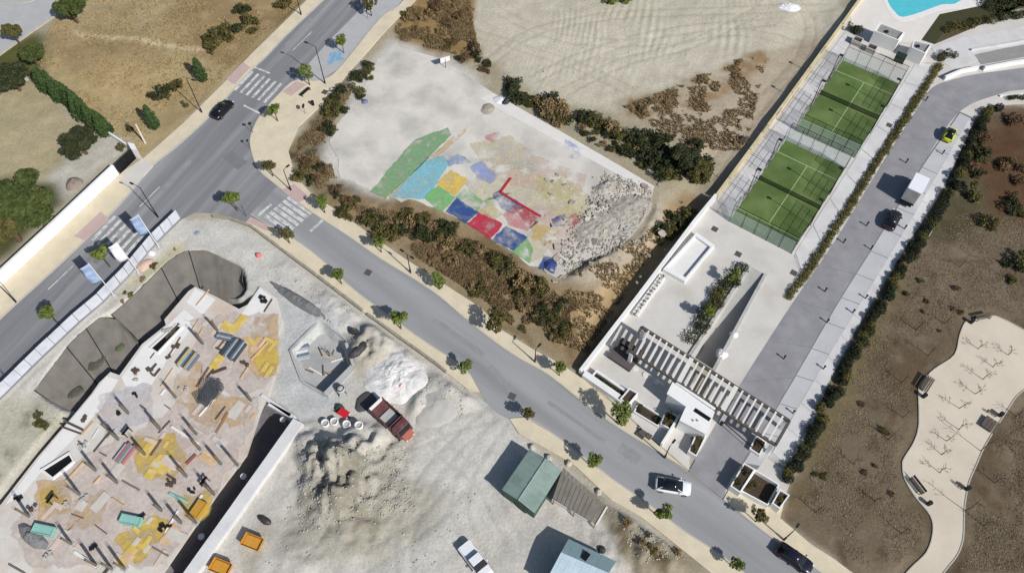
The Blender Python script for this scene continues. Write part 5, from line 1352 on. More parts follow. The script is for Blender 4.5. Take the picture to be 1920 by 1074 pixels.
for k, (px, c_, w_) in enumerate((
    ([(150, 860), (270, 800), (330, 760), (480, 745), (475, 800), (400, 920), (310, 1060), (60, 1060), (20, 990)], PK, .25), ([(360, 600), (440, 590), (510, 590), (505, 720), (440, 745), (370, 690)], PK, .3),
    ([(470, 600), (520, 590), (522, 700), (495, 720), (465, 690)], OR_, .35), ([(475, 640), (515, 635), (518, 700), (485, 705)], YE, .3), ([(255, 820), (330, 815), (350, 870), (310, 905), (255, 885)], YE, .3),
    ([(345, 925), (400, 920), (385, 975), (345, 970)], YE, .3), ([(215, 1010), (290, 965), (320, 985), (260, 1055)], YE, .25), ([(70, 905), (130, 900), (130, 965), (75, 970)], OR_, .3), ([(80, 915), (115, 910), (115, 950), (85, 950)], YE, .4),
    ([(330, 690), (380, 680), (390, 740), (430, 790), (380, 800), (330, 750)], OR_, .55), ([(150, 930), (200, 920), (190, 980), (120, 1000)], OR_, .6), ([(180, 740), (280, 720), (290, 780), (200, 820)], LI, .4), ([(400, 740), (480, 745), (460, 800), (400, 790)], OR_, .45))):
    blotch(px, c_, w_, k)
board_field([(470, 640), (520, 630), (525, 700), (500, 720), (470, 690)], 8, 'yyo', 1)
board_field([(270, 820), (330, 830), (345, 880), (300, 900), (260, 880)], 7, 'yyo', 2)
board_field([(230, 1000), (300, 970), (310, 1010), (240, 1050)], 6, 'yyg', 4)
board_field([(330, 760), (490, 740), (470, 800), (380, 900), (300, 880), (260, 840)], 14, 'pogp', 6)
board_field([(150, 870), (300, 900), (380, 980), (320, 1060), (120, 1060), (60, 1000)], 16, 'pggop', 7)
board_field([(380, 600), (480, 600), (470, 700), (400, 690), (350, 640)], 10, 'pgyo', 8)
# columns with starter bars
m_colm = M('column_concrete', (116, 106, 92), .9, .15, 2, .1, 8, .15)
m_rebar = M('rebar', (96, 70, 56), .8, .2, 4, .1, 20, 0)
COLS = [(241, 775), (300, 804), (222, 824), (180, 882), (220, 905), (272, 852), (350, 893), (415, 870), (402, 927), (303, 957), (340, 980), (134, 1019), (210, 1066), (234, 1066), (150, 927), (376, 843),
        (446, 872), (368, 980), (181, 1060), (381, 645), (471, 751), (531, 635), (516, 729), (302, 806), (369, 814), (206, 808), (55, 968), (330, 745), (408, 620)]
proto = None
cb = MB().box((0, 0, 1.55), (.28, .28, 3.1)).mesh('shaft', m_colm)
rb = MB()
for sx in (-.11, .11):
    for sy in (-.11, .11): rb.tube((sx, sy, 3.0), (sx + rnd.uniform(-.03, .03), sy, 3.8), .02, .02, 5)
rb = rb.mesh('starter_bars', m_rebar)
pl_ = MB().box((0, 0, .04), (.7, .7, .08)).mesh('kicker', m_conc)
for u, v in COLS:
    p = G(u, v, ZS)
    if not inpoly1(p.x, p.y, SLW): continue
    c = thing('concrete_column', 'bare concrete column with starter bars standing on the pale slab', 'column', p, A_SL, 'columns on the slab')
    obj('shaft', cb, c); obj('starter_bars', rb, c); obj('kicker', pl_, c); c.scale = (1, 1, rnd.uniform(.75, 1.05))
# upstands round the floor openings
def upstand(px, h, label, seed):
    P = GP(px, ZS + h); c = sum(P, Vector()) / 4; t = thing('floor_opening', label, 'opening', (c.x, c.y, ZS)); loc = [Vector((p.x - c.x, p.y - c.y, 0)) for p in P]
    cen = Vector((0, 0, 0))
    for k in range(4):
        a, b = loc[k], loc[(k + 1) % 4]; d = (b - a).normalized(); n_ = Vector((-d.y, d.x, 0)); n_ = n_ if n_.dot(cen - a) > 0 else -n_
        MB().prism([(p.x, p.y) for p in (a, b, b + n_ * .22, a + n_ * .22)], 0, h + .003 * k).build('upstand_wall', m_cap, t)
    MB().prism([(p.x * .97, p.y * .97) for p in loc], 0, .02).build('painted_shade_floor', m_black, t)  # black sheet at deck level, painted shade of an open shaft
    return t
upstand([(279, 652), (330, 606), (343, 612), (295, 663)], .2, 'long narrow shaft opening with white upstand on the slab', 1)
upstand([(75, 880), (130, 846), (140, 864), (98, 898)], .3, 'wide black stair opening with white upstand on the slab', 2)
# stacks of materials
m_st = [M('panel_blue_grey', (112, 124, 140), .6, .2, 2, .1, 8, .05), M('panel_dark', (72, 80, 88), .6, .2, 2, .1, 8, .05), M('panel_pale', (176, 184, 188), .6, .12, 2, .1, 8, .05), M('panel_green', (112, 150, 130), .7, .12, 2, .1, 8, .05)]
def stack(u, v, l, w_, n, mats, label, rz, z=ZS, th=.1, name='panel_stack', cat='stack', piece='panel'):
    p = G(u, v, z); t = thing(name, label, cat, p, rz)
    for s in (-1, 1): MB().box((s * l * .33, 0, .05), (.12, w_ + .1, .1)).build('bearer', m_ply['o'], t)
    for k in range(n):
        lw = w_ / n
        MB().box((rnd.uniform(-.12, .12), -w_ / 2 + (k + .5) * lw, .12 + .22 + rnd.uniform(-.08, .1)), (l * rnd.uniform(.92, 1.05), lw * .86, .44)).build(piece, mats[k % len(mats)], t)
    return t
stack(440, 656, 3.0, 2.4, 9, [m_st[1], m_st[2], m_st[0], m_st[1]], 'stack of dark blue grey formwork panels on the slab', A_SL)
stack(354, 676, 2.7, 2.2, 8, [m_st[0], m_st[2], m_ply['y'], m_st[1]], 'stack of formwork panels with a yellow edge on the slab', A_SL)
stack(236, 852, 2.6, 1.5, 5, [M('panel_pink', (176, 112, 120), .7, .12, 2, .1, 8, .05), m_st[2], m_st[3]], 'pink and green panels side by side on the slab', A_SL)
stack(424, 635, 2.4, .8, 3, [m_st[0], m_st[2]], 'short stack of grey panels behind the dark blue grey stack', A_SL + math.pi / 2 + .2)
m_turq = M('turquoise_crate', (146, 196, 184), .7, .1, 2, .06, 8, .05)
def crate(u, v, l, w_, h, mat, label, rz, z=ZS, name='material_crate', cat='crate', fill=None):
    p = G(u, v, z); t = thing(name, label, cat, p, rz)
    MB().box((0, 0, .05), (l, w_, .1)).build('floor', mat, t)
    for s in (-1, 1):
        MB().box((0, s * (w_ / 2 - .04), h / 2), (l, .08, h)).build('side', mat, t); MB().box((s * (l / 2 - .04), 0, h / 2), (.08, w_ - .17, h)).build('end', mat, t)
    MB().box((0, 0, h * .45), (l - .2, w_ - .2, h * .8)).build('load', fill or mat, t)
    return t
crate(248, 977, 2.6, 1.1, .7, m_turq, 'turquoise crate in the middle of the slab', A_SL - math.pi / 2 + .25)
crate(85, 995, 2.6, 1.1, .7, m_turq, 'turquoise crate near the slab corner', A_SL - math.pi / 2 + .25)
crate(374, 955, 2.0, 1.2, .6, M('ochre_crate', (196, 150, 60), .8, .12, 2, .08, 8, .05), 'ochre crate by the trench edge of the slab', A_SL)
def grid_pile(u, v, label, seed):
    p = G(u, v, ZS); t = thing('rebar_mesh_pile', label, 'rebar', p); r_ = random.Random(seed); m = M('mesh_steel', (112, 116, 120), .6, .2, 3, .1, 9, 0, metal=.4)
    for k in range(7):
        mb = MB(); L_, W_ = r_.uniform(2.6, 3.8), r_.uniform(1.2, 1.8); nn = 9
        rz = A_SL + (k * .16 - .4) + r_.uniform(-.1, .1); cx, cy = r_.uniform(-.5, .5), r_.uniform(-.5, .5); z = .15 + .09 * k
        for i in range(nn): mb.box((0, -W_ / 2 + W_ * i / (nn - 1), 0), (L_, .05, .03))
        for i in range(12): mb.box((-L_ / 2 + L_ * i / 11, 0, .035), (.05, W_, .03))
        o = mb.build('mesh_sheet', m, t); o.location = (cx, cy, z); o.rotation_euler = (r_.uniform(-.06, .06), r_.uniform(-.06, .06), rz)
    return t
grid_pile(396, 738, 'untidy pile of steel mesh sheets at the middle of the slab', 2)
m_plank = M('timber_plank', (160, 124, 96), .9, .15, 1, .1, 8, .1)
for k, (p, q, mt, lab) in enumerate((((405, 812), (428, 774), m_plank, 'single brown plank lying beyond the mesh pile'), ((322, 800), (372, 832), m_cap, 'long pale beam lying past the ochre boards'),
        ((350, 870), (368, 852), M('red_plank', (158, 92, 88), .9, .1, 1, .1, 8, .1), 'short red plank among the pink boards'), ((318, 925), (352, 942), m_turq, 'turquoise edged beam near the ochre crate'),
        ((140, 1034), (182, 1062), m_cap, 'pale beam near the front of the slab'), ((398, 700), (425, 690), M('dark_plank', (86, 70, 66), .9, .1, 1, .1, 8, .1), 'dark plank on top of the mesh pile edge'))):
    a, b = G(*p, ZS), G(*q, ZS); mid = (a + b) / 2; d = b - a; o = MB().box((0, 0, .12), (d.length, .32, .18)).build('timber_beam', mt); o.location = mid; o.rotation_euler.z = math.atan2(d.y, d.x); tag(o, lab, 'beam')
for k, (u, v, lab) in enumerate(((100, 938, 'small black trestle on the ochre boards'), (240, 812, 'small black machine beside the pink and green panels'), (385, 905, 'black trestle beside the trench side columns'))):
    t = thing('trestle', lab, 'trestle', G(u, v, ZS), A_SL)
    for sx in (-.45, .45):
        for sy in (-.3, .3): MB().bar((sx, sy * 1.3, 0), (sx, sy * .3, .85), .08, .08).build('leg', m_black, t)
    MB().box((0, 0, .88), (1.2, .3, .1)).build('top', m_black, t)

# trench wall
m_rw = M('retaining_white', (222, 221, 220), .9, .06, .5, .05, 6, .08, tint=(204, 202, 200), tamt=.7)
a, b = G(550, 784, .9), G(330, 1092, .9); d = (b - a).normalized(); n = Vector((-d.y, d.x, 0))
t = thing('retaining_wall', 'thick white retaining wall along the dark trench beside the slab', 'wall', (a.x, a.y, 0)); L = (b - a).length; NB = 9
for k in range(NB):
    p, q = d * (L * k / NB), d * (L * (k + .997) / NB)
    MB().prism([(v_.x, v_.y) for v_ in (p, q, q + n * 1.5, p + n * 1.5)], -3.8, .9 + rnd.uniform(-.015, .015)).build('wall_bay', m_rw, t)
a2 = G(490, 740, .5); b2 = G(552, 783, .5); d2 = (b2 - a2); o = MB(); o.bar((0, 0, -1.4), (d2.x, d2.y, -1.4), .5, 3.8); o = o.build('trench_end_wall', m_rw); o.location = (a2.x, a2.y, 0)
tag(o, 'short white wall closing the end of the dark trench', 'wall')
m_prop = M('prop_cap', (226, 226, 228), .6, .05, 2, .04, 8, 0)
for u, v, lab in ((456, 892, 'white capped prop in the trench past the ochre crate'), (377, 1005, 'white capped prop in the trench near the orange skip'), (530, 786, 'white capped prop at the end of the trench')):
    p = G(u, v, -.9); t = thing('trench_prop', lab, 'prop', (p.x, p.y, -3.5)); MB().tube((0, 0, 0), (0, 0, 2.5), .1, .1, 8).build('post', m_conc, t); MB().tube((0, 0, 2.5), (0, 0, 2.62), .42, .38, 10).build('cap', m_prop, t)
o = MB(); a2, b2 = G(505, 758, .2), G(545, 780, .2); o.bar((0, 0, 0), (b2.x - a2.x, b2.y - a2.y, 0), .5, .16); o = o.build('trench_plank', m_prop); o.location = (a2.x, a2.y, .42); tag(o, 'white walkway plank over the end of the trench', 'plank')

# loose timber and block clutter on the deck
m_cl = [m_ply['o'], M('grey_timber', (132, 122, 112), .9, .15, 1, .1, 8, .1), m_cap, M('dark_timber', (92, 80, 70), .9, .15, 1, .1, 8, .1), M('rust_bar', (124, 92, 76), .9, .15, 1, .1, 8, .1)]
CW = ['ochre', 'grey', 'white', 'dark brown', 'rust coloured']
xs = [p[0] for p in SLW]; ys = [p[1] for p in SLW]; c_ = 0; r_ = random.Random(77)
while c_ < 52:
    x, y = r_.uniform(min(xs), max(xs)), r_.uniform(min(ys), max(ys))
    if not (inpoly1(x, y, SLW) and inpoly1(x + 1, y, SLW) and inpoly1(x - 1, y, SLW) and inpoly1(x, y - 1, SLW) and inpoly1(x, y + 1, SLW)): continue
    k = r_.randrange(5); ln = r_.uniform(.9, 3.2)
    o = MB().box((0, 0, .08), (ln, r_.choice((.1, .16, .24)), r_.choice((.08, .14, .2)))).build('loose_plank', m_cl[k]); o.location = (x, y, ZS + .05); o.rotation_euler.z = A_SL + r_.choice((0, 0, math.pi / 2)) + r_.uniform(-.15, .15)
    tag(o, 'loose %s plank lying on the unfinished slab' % CW[k], 'plank', 'loose %s planks' % CW[k]); c_ += 1
c_ = 0
while c_ < 26:
    x, y = r_.uniform(min(xs), max(xs)), r_.uniform(min(ys), max(ys))
    if not (inpoly1(x, y, SLW) and inpoly1(x + 1, y, SLW) and inpoly1(x - 1, y, SLW)): continue
    mb = MB(); k = r_.randrange(3)
    for i in range(r_.randrange(3, 7)): mb.box((r_.uniform(-.5, .5), r_.uniform(-.4, .4), .12 + .0 * i), (r_.uniform(.2, .6), r_.uniform(.15, .4), r_.uniform(.15, .4)), r_.uniform(0, 3))
    o = stuff(mb.build('debris_heap', (m_dark, m_conc, m_cl[3])[k])); o.location = (x, y, ZS + .05); c_ += 1
    tag(o, 'small %s heap of site debris on the unfinished slab' % ('black', 'pale grey', 'brown')[k], 'debris', '%s debris heaps' % ('black', 'pale grey', 'brown')[k])

# concrete hollow beside the slab
t = thing('concrete_recess', 'walled grey concrete recess sunk beside the slab', 'recess', G(605, 672)); o0 = t.location; RQ = [p - o0 for p in GP(RECESS)]
m_rec = M('recess_concrete', (180, 180, 178), .9, .14, .6, .08, 6, .12, tint=(140, 141, 142), tamt=.7)
for k in range(6):
    a, b = RQ[k], RQ[(k + 1) % 6]; d = (b - a).normalized(); n = Vector((d.y, -d.x, 0)); n = n if n.dot(-a) < 0 else -n
    MB().prism([(v_.x, v_.y) for v_ in (a, b, b + n * .3, a + n * .3)], -2.4, .06 + .05 * (k % 3)).build('wall', m_rec, t)
MB().prism([(v_.x, v_.y) for v_ in RQ], -2.2, -1.55).build('floor', m_rec, t)
r_ = random.Random(5)
for k in range(9):
    p = Vector((r_.uniform(-2, 2), r_.uniform(-2, 2), -1.48)); MB().box((p.x, p.y, p.z), (r_.uniform(.8, 2.2), .16, .12), r_.uniform(0, 3)).build('scrap_timber', m_cl[k % 5], t)
stack(560, 662, 3.0, 2.6, 6, [m_st[2], m_st[0], m_prop], 'bluish slatted pallets by the grey hollow', ang((540, 640), (575, 632)), z=-1.5, piece='slat', name='pallet_stack')
for k, (p, q, w_, lab) in enumerate((((612, 742), (663, 690), .9, 'concrete edge beam on the lower side of the grey hollow'), ((664, 688), (650, 645), .4, 'concrete edge beam on the far side of the grey hollow'))):
    a2, b2 = G(*p), G(*q); d2 = b2 - a2; o = MB().box((0, 0, .1), (d2.length, w_, .7)).build('edge_beam', m_conc); o.location = (a2 + b2) / 2; o.rotation_euler.z = math.atan2(d2.y, d2.x); tag(o, lab, 'beam')
t = thing('sapling', 'dark leafless sapling standing in the grey hollow', 'tree', G(618, 668, -1.55)); mb = MB(); mb.path([(0, 0, -.1), (.1, 0, .9), (0, .1, 1.8)], .08, .03); 
for k in range(6): mb.tube((0, .05, .8 + .15 * k), (.8 * math.cos(k * 1.1), .8 * math.sin(k * 1.1), 1.3 + .15 * k), .035, .01, 5)
mb.build('trunk', m_twig, t)
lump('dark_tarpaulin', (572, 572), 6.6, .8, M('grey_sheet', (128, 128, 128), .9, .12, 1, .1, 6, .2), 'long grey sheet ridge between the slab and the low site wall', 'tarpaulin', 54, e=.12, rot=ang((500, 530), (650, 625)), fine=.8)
lump('grey_fabric', (62, 1005), 2.6, .7, M('grey_sheet', (128, 128, 128)), 'crumpled grey fabric at the near corner of the slab', 'fabric', 55, z=ZS, e=.35, rot=ang((20, 990), (90, 1050)), fine=.5)
lump('white_debris', (1478, 14), 2.2, .5, m_wsh, 'patch of white debris on the pale raked plot', 'debris', 56, e=.5, fine=.4)
lump('white_debris', (1392, 262), .8, .6, m_bag, 'dark and pale debris beside the cream boundary wall', 'debris', 57, fine=.3)
m_drk = M('dark_plastic', (62, 60, 62), .5, .15, 2, .1, 8, .1)
lump('dark_tarpaulin', (690, 762 - 10), 1.9, .35, M('charcoal_tarp', (84, 82, 84), .7, .1, 1, .08, 6, .2), 'charcoal tarpaulin lying beside the red truck', 'tarpaulin', 51, e=.75, rot=.7)
lump('dark_tarpaulin', (672, 655), 1.6, .5, m_drk, 'black sheeting ridge on the dirt between the hollow and the white pile', 'tarpaulin', 52, e=.4, rot=.9)
lump('dark_tarpaulin', (664, 622), .8, .9, m_drk, 'small pointed black sheet above the grey hollow', 'tarpaulin', 53, e=.6)
t = thing('cement_mixer', 'round dark rimmed mixer drum at the hollow edge', 'mixer', GT(641, 735), .4)
rings = [[(r_ * math.cos(k * math.pi / 6), r_ * math.sin(k * math.pi / 6), z) for k in range(12)] for r_, z in ((.25, .35), (.55, .6), (.6, .9), (.42, 1.25), (.4, 1.3))]
MB().loft(rings).build('drum', m_conc, t, smooth=True); 
mb = MB(); [mb.tube((.45 * math.cos(k * math.pi / 6), .45 * math.sin(k * math.pi / 6), 1.3), (.45 * math.cos((k + 1) * math.pi / 6), .45 * math.sin((k + 1) * math.pi / 6), 1.3), .06) for k in range(12)]; mb.build('rim', m_black, t)
for s in (-1, 1): MB().bar((s * .5, -.5, 0), (s * .35, 0, .7), .1, .1).build('leg', m_dark, t)
# wheelbarrow-like red load, sacks, white pile
t = thing('red_barrow', 'bright red wheelbarrow with a dark green load beside the sacks', 'wheelbarrow', GT(646, 778), -.5); m_red = M('bright_red', (206, 40, 52), .5, .1, 2, .05, 8, 0)
MB().loft([[(-.4, -.3, .3), (.4, -.3, .3), (.4, .3, .3), (-.4, .3, .3)], [(-.75, -.5, .75), (.7, -.5, .75), (.7, .5, .75), (-.75, .5, .75)]]).build('tray', m_red, t, fix=True)
for s in (-1, 1): MB().bar((.6, s * .15, .22), (-1.3, s * .35, .55), .06, .06).build('handle', m_dark, t); MB().bar((-.5, s * .3, .0), (-.45, s * .3, .4), .06, .06).build('leg', m_dark, t)
MB().tube((.75, -.06, .2), (.75, .06, .2), .2, .2, 12).build('wheel', m_black, t)
mb = MB(); lump_o = lump('green_net_bundle', (636, 765), .7, .6, M('green_net', (52, 78, 62), .8, .2, 2, .1, 8, .2), 'dark green netting bundle behind the red wheelbarrow', 'bundle', 61)
for k, (u, v) in enumerate(((611, 796), (628, 793), (651, 798), (674, 800))):
    p = GT(u, v); t = thing('bulk_bag', 'open white bulk bag in the row beside the red truck', 'sack', p, .3 + k, 'white bulk bags'); r_ = random.Random(k)
    rings = [[((.52 * f) * math.cos(q_ * math.pi / 5) * r_.uniform(.9, 1.1), (.52 * f) * math.sin(q_ * math.pi / 5) * r_.uniform(.9, 1.1), z) for q_ in range(10)] for f, z in ((.95, -.05), (1.08, .35), (1.0, .75), (.82, .73), (.8, .55))]
    MB().loft(rings).build('bag', m_wsh, t, smooth=True, fix=True)
    MB().tube((0, 0, .5), (0, 0, .56), .4, .36, 10).build('sand', m_stone if k != 2 else m_conc, t)
lump('white_sand_pile', (742, 706), 4.0, 1.0, M('white_sand', (226, 224, 221), .95, .08, 1.6, .1, 4, .8, tint=(214, 210, 204), tamt=.8), 'large heap of white sand at the yard end of the site', 'sand pile', 71, fine=1.1)
lump('white_sand_pile', (772, 716), 2.6, .9, M('white_sand', (238, 236, 234)), 'low skirt of white sand beside the large white heap', 'sand pile', 72, n=20)
lump('sheet_scrap', (752, 726), .8, .9, M('pink_sheet', (206, 128, 136), .8, .12, 2, .1, 8, .2), 'crumpled pink sheet lying on the white sand heap', 'scrap', 73, e=.5, rot=1.)
lump('grey_sand_pile', (815, 760), 3.2, .7, M('grey_sand', (184, 181, 174), .95, .06, .8, .06, 6, .2), 'low heap of grey sand in the yard by the red truck', 'sand pile', 74, n=22)
o = sheet('boundary_track', [(966, 800), (976, 796), (880, 735), (872, 742)], .02, m_conc)
# ================================================================== VEHICLES
def paint_mat(name, col, rough=.25):
    return M(name, col, rough, .03, 1, .02, 5, 0, spec=.5)
m_cglass = M('car_glass', (22, 24, 30), .12, .02, 1, .01, 5, 0, spec=.6)
m_tyre = M('tyre', (30, 30, 31), .9, .1, 3, .05, 10, .1)
m_rim = M('wheel_rim', (150, 152, 156), .35, .05, 3, .02, 10, 0, metal=.7)
m_lampw = M('headlamp', (226, 228, 230), .15, .02, 2, .01, 5, 0)
m_lampr = M('tail_lamp', (150, 24, 26), .25, .02, 2, .01, 5, 0)
def wheels(t, xs, y, r, wd):
    for x in xs:
        for s in (-1, 1):
            w_ = obj('wheel', None, t); w_.location = (x, s * y, r)
            MB().tube((0, -wd / 2, 0), (0, wd / 2, 0), r, r, 20).build('tyre', m_tyre, w_)
            MB().tube((0, s * wd * .3, 0), (0, s * (wd / 2 + .015), 0), r * .62, r * .58, 14).build('rim', m_rim, w_)
def ringx(x, w_, z0, z1, tuck=.06, crown=.04):
    h = w_ / 2
    return [(x, -h + tuck, z0), (x, -h, z0 + (z1 - z0) * .45), (x, -h + .04, z1 - .03), (x, -h * .5, z1 + crown * .7), (x, 0, z1 + crown), (x, h * .5, z1 + crown * .7), (x, h - .04, z1 - .03), (x, h, z0 + (z1 - z0) * .45), (x, h - tuck, z0)]
def car(px, heading, paint, label, L=4.3, W=1.8, Hh=1.46, roof=None, z=.04):
    p = G(px[0], px[1], z + .6); t = thing('parked_car', label, 'car', (p.x, p.y, z), heading)
    a = L / 2
    st = [(-a, W * .80, .38, .78), (-a + .12, W * .92, .26, .90), (-a + .55, W, .2, .95), (-a + 1.1, W, .2, .94), (0, W, .2, .93), (a - 1.25, W, .2, .93), (a - .6, W * .98, .2, .84), (a - .2, W * .90, .24, .74), (a, W * .74, .34, .60)]
    MB().loft([ringx(*s) for s in st]).build('body', paint, t, smooth=True, fix=True, bevel=0)
    # greenhouse (glass) and roof skin
    gh = [(-a + .22, W * .80, .90, .93), (-a + .75, W * .80, .9, Hh - .10), (-a + 1.3, W * .79, .9, Hh - .02), (.15, W * .78, .9, Hh - .02), (.55, W * .79, .9, Hh - .13), (a - 1.05, W * .86, .88, .93)]
    def gring(x, w_, z0, z1):
        h = w_ / 2; k = .80 if z1 > 1.1 else 1.0
        return [(x, -h * 1.06, z0), (x, -h * k, z1 - .02), (x, 0, z1 + .03), (x, h * k, z1 - .02), (x, h * 1.06, z0)]
    MB().loft([gring(*g) for g in gh]).build('windows', m_cglass, t, fix=True)
    rw = W * .80 / 2 * .82
    MB().loft([[(x, -rw * k, z_), (x, 0, z_ + .035), (x, rw * k, z_), (x, rw * k, z_ - .03), (x, -rw * k, z_ - .03)] for x, k, z_ in ((-a + .82, .95, Hh - .085), (-a + 1.3, 1, Hh + .0), (.1, 1, Hh + .0), (.5, .94, Hh - .09))]).build('roof', roof or paint, t, smooth=True, fix=True)
    for s in (-1, 1):
        for x0, x1, z0, z1 in ((.5, a - .98, Hh - .12, .95), (-a + .82, -a + .24, Hh - .1, .95)):
            MB().bar((x0, s * rw * .98, z0), (x1, s * W * .43, z1), .09, .05).build('pillar', paint, t)
        MB().box((a - .12, s * W * .33, .66), (.2, .34, .12)).build('headlight', m_lampw, t)
        MB().box((-a + .06, s * W * .36, .80), (.12, .28, .14)).build('tail_light', m_lampr, t)
        MB().box((a - 1.32, s * (W / 2 + .09), .98), (.14, .2, .13)).build('mirror', paint, t)
    wheels(t, (-a + .8, a - .82), W / 2 - .1, .32, .21)
    return t
blk = paint_mat('black_paint', (26, 26, 29)); wht = paint_mat('white_paint', (236, 237, 240)); yel = paint_mat('lime_paint', (206, 214, 40)); nvy = paint_mat('dark_navy_paint', (28, 26, 44)); dk = paint_mat('charcoal_paint', (40, 40, 46))
car((417, 205), A_MAIN, blk, 'black car driving on the main road just short of the zebra', 4.4)
car((1262, 911), ang((1232, 906), (1298, 917)), wht, 'white car with dark roof driving on the side road', 4.4, 1.82, roof=m_cglass)
car((1490, 1046), ang((1462, 1022), (1520, 1062)), nvy, 'dark navy car parked at the kerb near the brown garden', 4.4, z=.04)
car((1781, 252), A_CT, yel, 'small lime yellow car with black roof parked on the drive', 3.3, 1.62, 1.5, roof=blk, z=.09)
car((1674, 412), A_CT, dk, 'charcoal car parked on the drive behind the box van', 4.0, 1.8, z=.09)
# box van on the drive
c = sum(GP([(1719, 321), (1747, 336), (1728, 366), (1699, 351)], 3.45), Vector()) / 4
t = thing('box_van', 'tall white box van parked on the drive', 'van', (c.x, c.y, .09), A_CT)
wv = paint_mat('van_white', (240, 241, 246), .4)
MB().box((0, 0, 2.05), (3.6, 2.15, 2.7)).build('cargo_box', wv, t, bevel=.04)
MB().box((.4, 0, .6), (5.6, 1.5, .22)).build('chassis', m_black, t)
MB().loft([[(1.85, -1.0, .5), (1.85, 1.0, .5), (1.85, .92, 2.2), (1.85, -.92, 2.2)], [(2.7, -1.0, .5), (2.7, 1.0, .5), (2.6, .88, 2.15), (2.6, -.88, 2.15)], [(3.35, -.95, .5), (3.35, .95, .5), (3.2, .92, 1.25), (3.2, -.92, 1.25)]]).build('cab', wv, t, fix=True, bevel=.05)
MB().add([(3.24, -.8, 1.3), (3.24, .8, 1.3), (2.68, .76, 2.05), (2.68, -.76, 2.05)], [(0, 1, 2, 3)]).build('windscreen', m_cglass, t)
MB().box((-1.83, 0, 2.05), (.05, 1.9, 2.5)).build('rear_door', m_conc, t)
for s in (-1, 1):
    MB().box((2.3, s * 1.0, 1.65), (.6, .06, .5)).build('side_window', m_cglass, t); MB().box((3.36, s * .7, .85), (.06, .3, .2)).build('headlight', m_lampw, t)
wheels(t, (-1.2, 2.5), .9, .38, .25)
# white pickup in the yard
p = G(893, 1052, .6); t = thing('pickup_truck', 'white pickup parked in the dirt yard', 'pickup', (p.x, p.y, zt(p.x, p.y) + .02), ang((880, 1028), (915, 1074)))
MB().loft([ringx(*s) for s in ((-2.5, 1.7, .45, .95), (-2.4, 1.8, .35, 1.0), (.9, 1.85, .35, 1.02), (1.9, 1.8, .35, .98), (2.45, 1.6, .4, .82))]).build('body', wht, t, fix=True)
MB().box((-1.55, 0, 1.07), (1.75, 1.5, .08)).build('bed_cover', wht, t)
MB().loft([[(x, -w_, .98), (x, -w_ * .86, z_), (x, w_ * .86, z_), (x, w_, .98)] for x, w_, z_ in ((-.62, .86, 1.1), (-.5, .86, 1.62), (.45, .86, 1.65), (1.15, .86, 1.04))]).build('cab_glass', m_cglass, t, fix=True)
MB().box((-.02, 0, 1.68), (1.0, 1.45, .07)).build('roof', wht, t, bevel=.03)
for s in (-1, 1): MB().box((2.4, s * .62, .78), (.12, .3, .14)).build('headlight', m_lampw, t); MB().box((.8, s * 1.0, 1.1), (.14, .2, .16)).build('mirror', wht, t)
wheels(t, (-1.55, 1.55), .82, .36, .24)
# dark red lorry
pa, pb = G(706, 762, 1.0), G(768, 818, 1.0); c = (pa + pb) / 2; L = (pb - pa).length
t = thing('tipper_lorry', 'dark red tipper lorry beside the white sand heap', 'lorry', (c.x, c.y, zt(c.x, c.y) + .02), math.atan2((pb - pa).y, (pb - pa).x))
m_mar = M('maroon_paint', (104, 62, 66), .6, .15, 2, .1, 8, .05, tint=(128, 104, 100), tamt=.7); L = max(min(L, 7.4), 6.4)
MB().box((0, 0, .85), (L, 1.0, .3)).build('chassis', m_black, t)
MB().box((-L * .18, 0, 1.15), (L * .6, 2.3, .12)).build('bed_floor', m_mar, t)
for s in (-1, 1):
    MB().box((-L * .18, s * 1.12, 1.6), (L * .6, .1, .9)).build('side_board', m_mar, t)
    for k in range(5): MB().box((-L * .46 + k * L * .14, s * 1.2, 1.6), (.12, .08, .9)).build('stake', m_mar, t)
MB().box((-L * .48, 0, 1.6), (.1, 2.2, .9)).build('tailboard', m_cap, t); MB().box((L * .12, 0, 1.75), (.12, 2.3, 1.2)).build('headboard', m_mar, t)
MB().box((-L * .1, 0, 1.3), (L * .25, 1.8, .25)).build('load', m_conc, t)
MB().loft([[(L * .16, -1.1, .6), (L * .16, 1.1, .6), (L * .17, 1.05, 2.4), (L * .17, -1.05, 2.4)], [(L * .34, -1.1, .6), (L * .34, 1.1, .6), (L * .33, 1.0, 2.4), (L * .33, -1.0, 2.4)], [(L * .38, -1.1, .6), (L * .38, 1.1, .6), (L * .375, 1.05, 1.5), (L * .375, -1.05, 1.5)]]).build('cab', m_mar, t, fix=True, bevel=.04)
MB().add([(L * .381, -.95, 1.5), (L * .381, .95, 1.5), (L * .337, .9, 2.3), (L * .337, -.9, 2.3)], [(0, 1, 2, 3)]).build('windscreen', m_cglass, t)
MB().box((L * .44, 0, .85), (L * .12, 1.5, .5)).build('bonnet', M('faded_orange', (196, 120, 100), .7, .1, 2, .1, 8, .05), t)
for s in (-1, 1): MB().box((L * .5, s * .6, .8), (.1, .25, .2)).build('headlight', m_lampw, t)
wheels(t, (-L * .32, -L * .18, L * .3), 1.0, .5, .32)
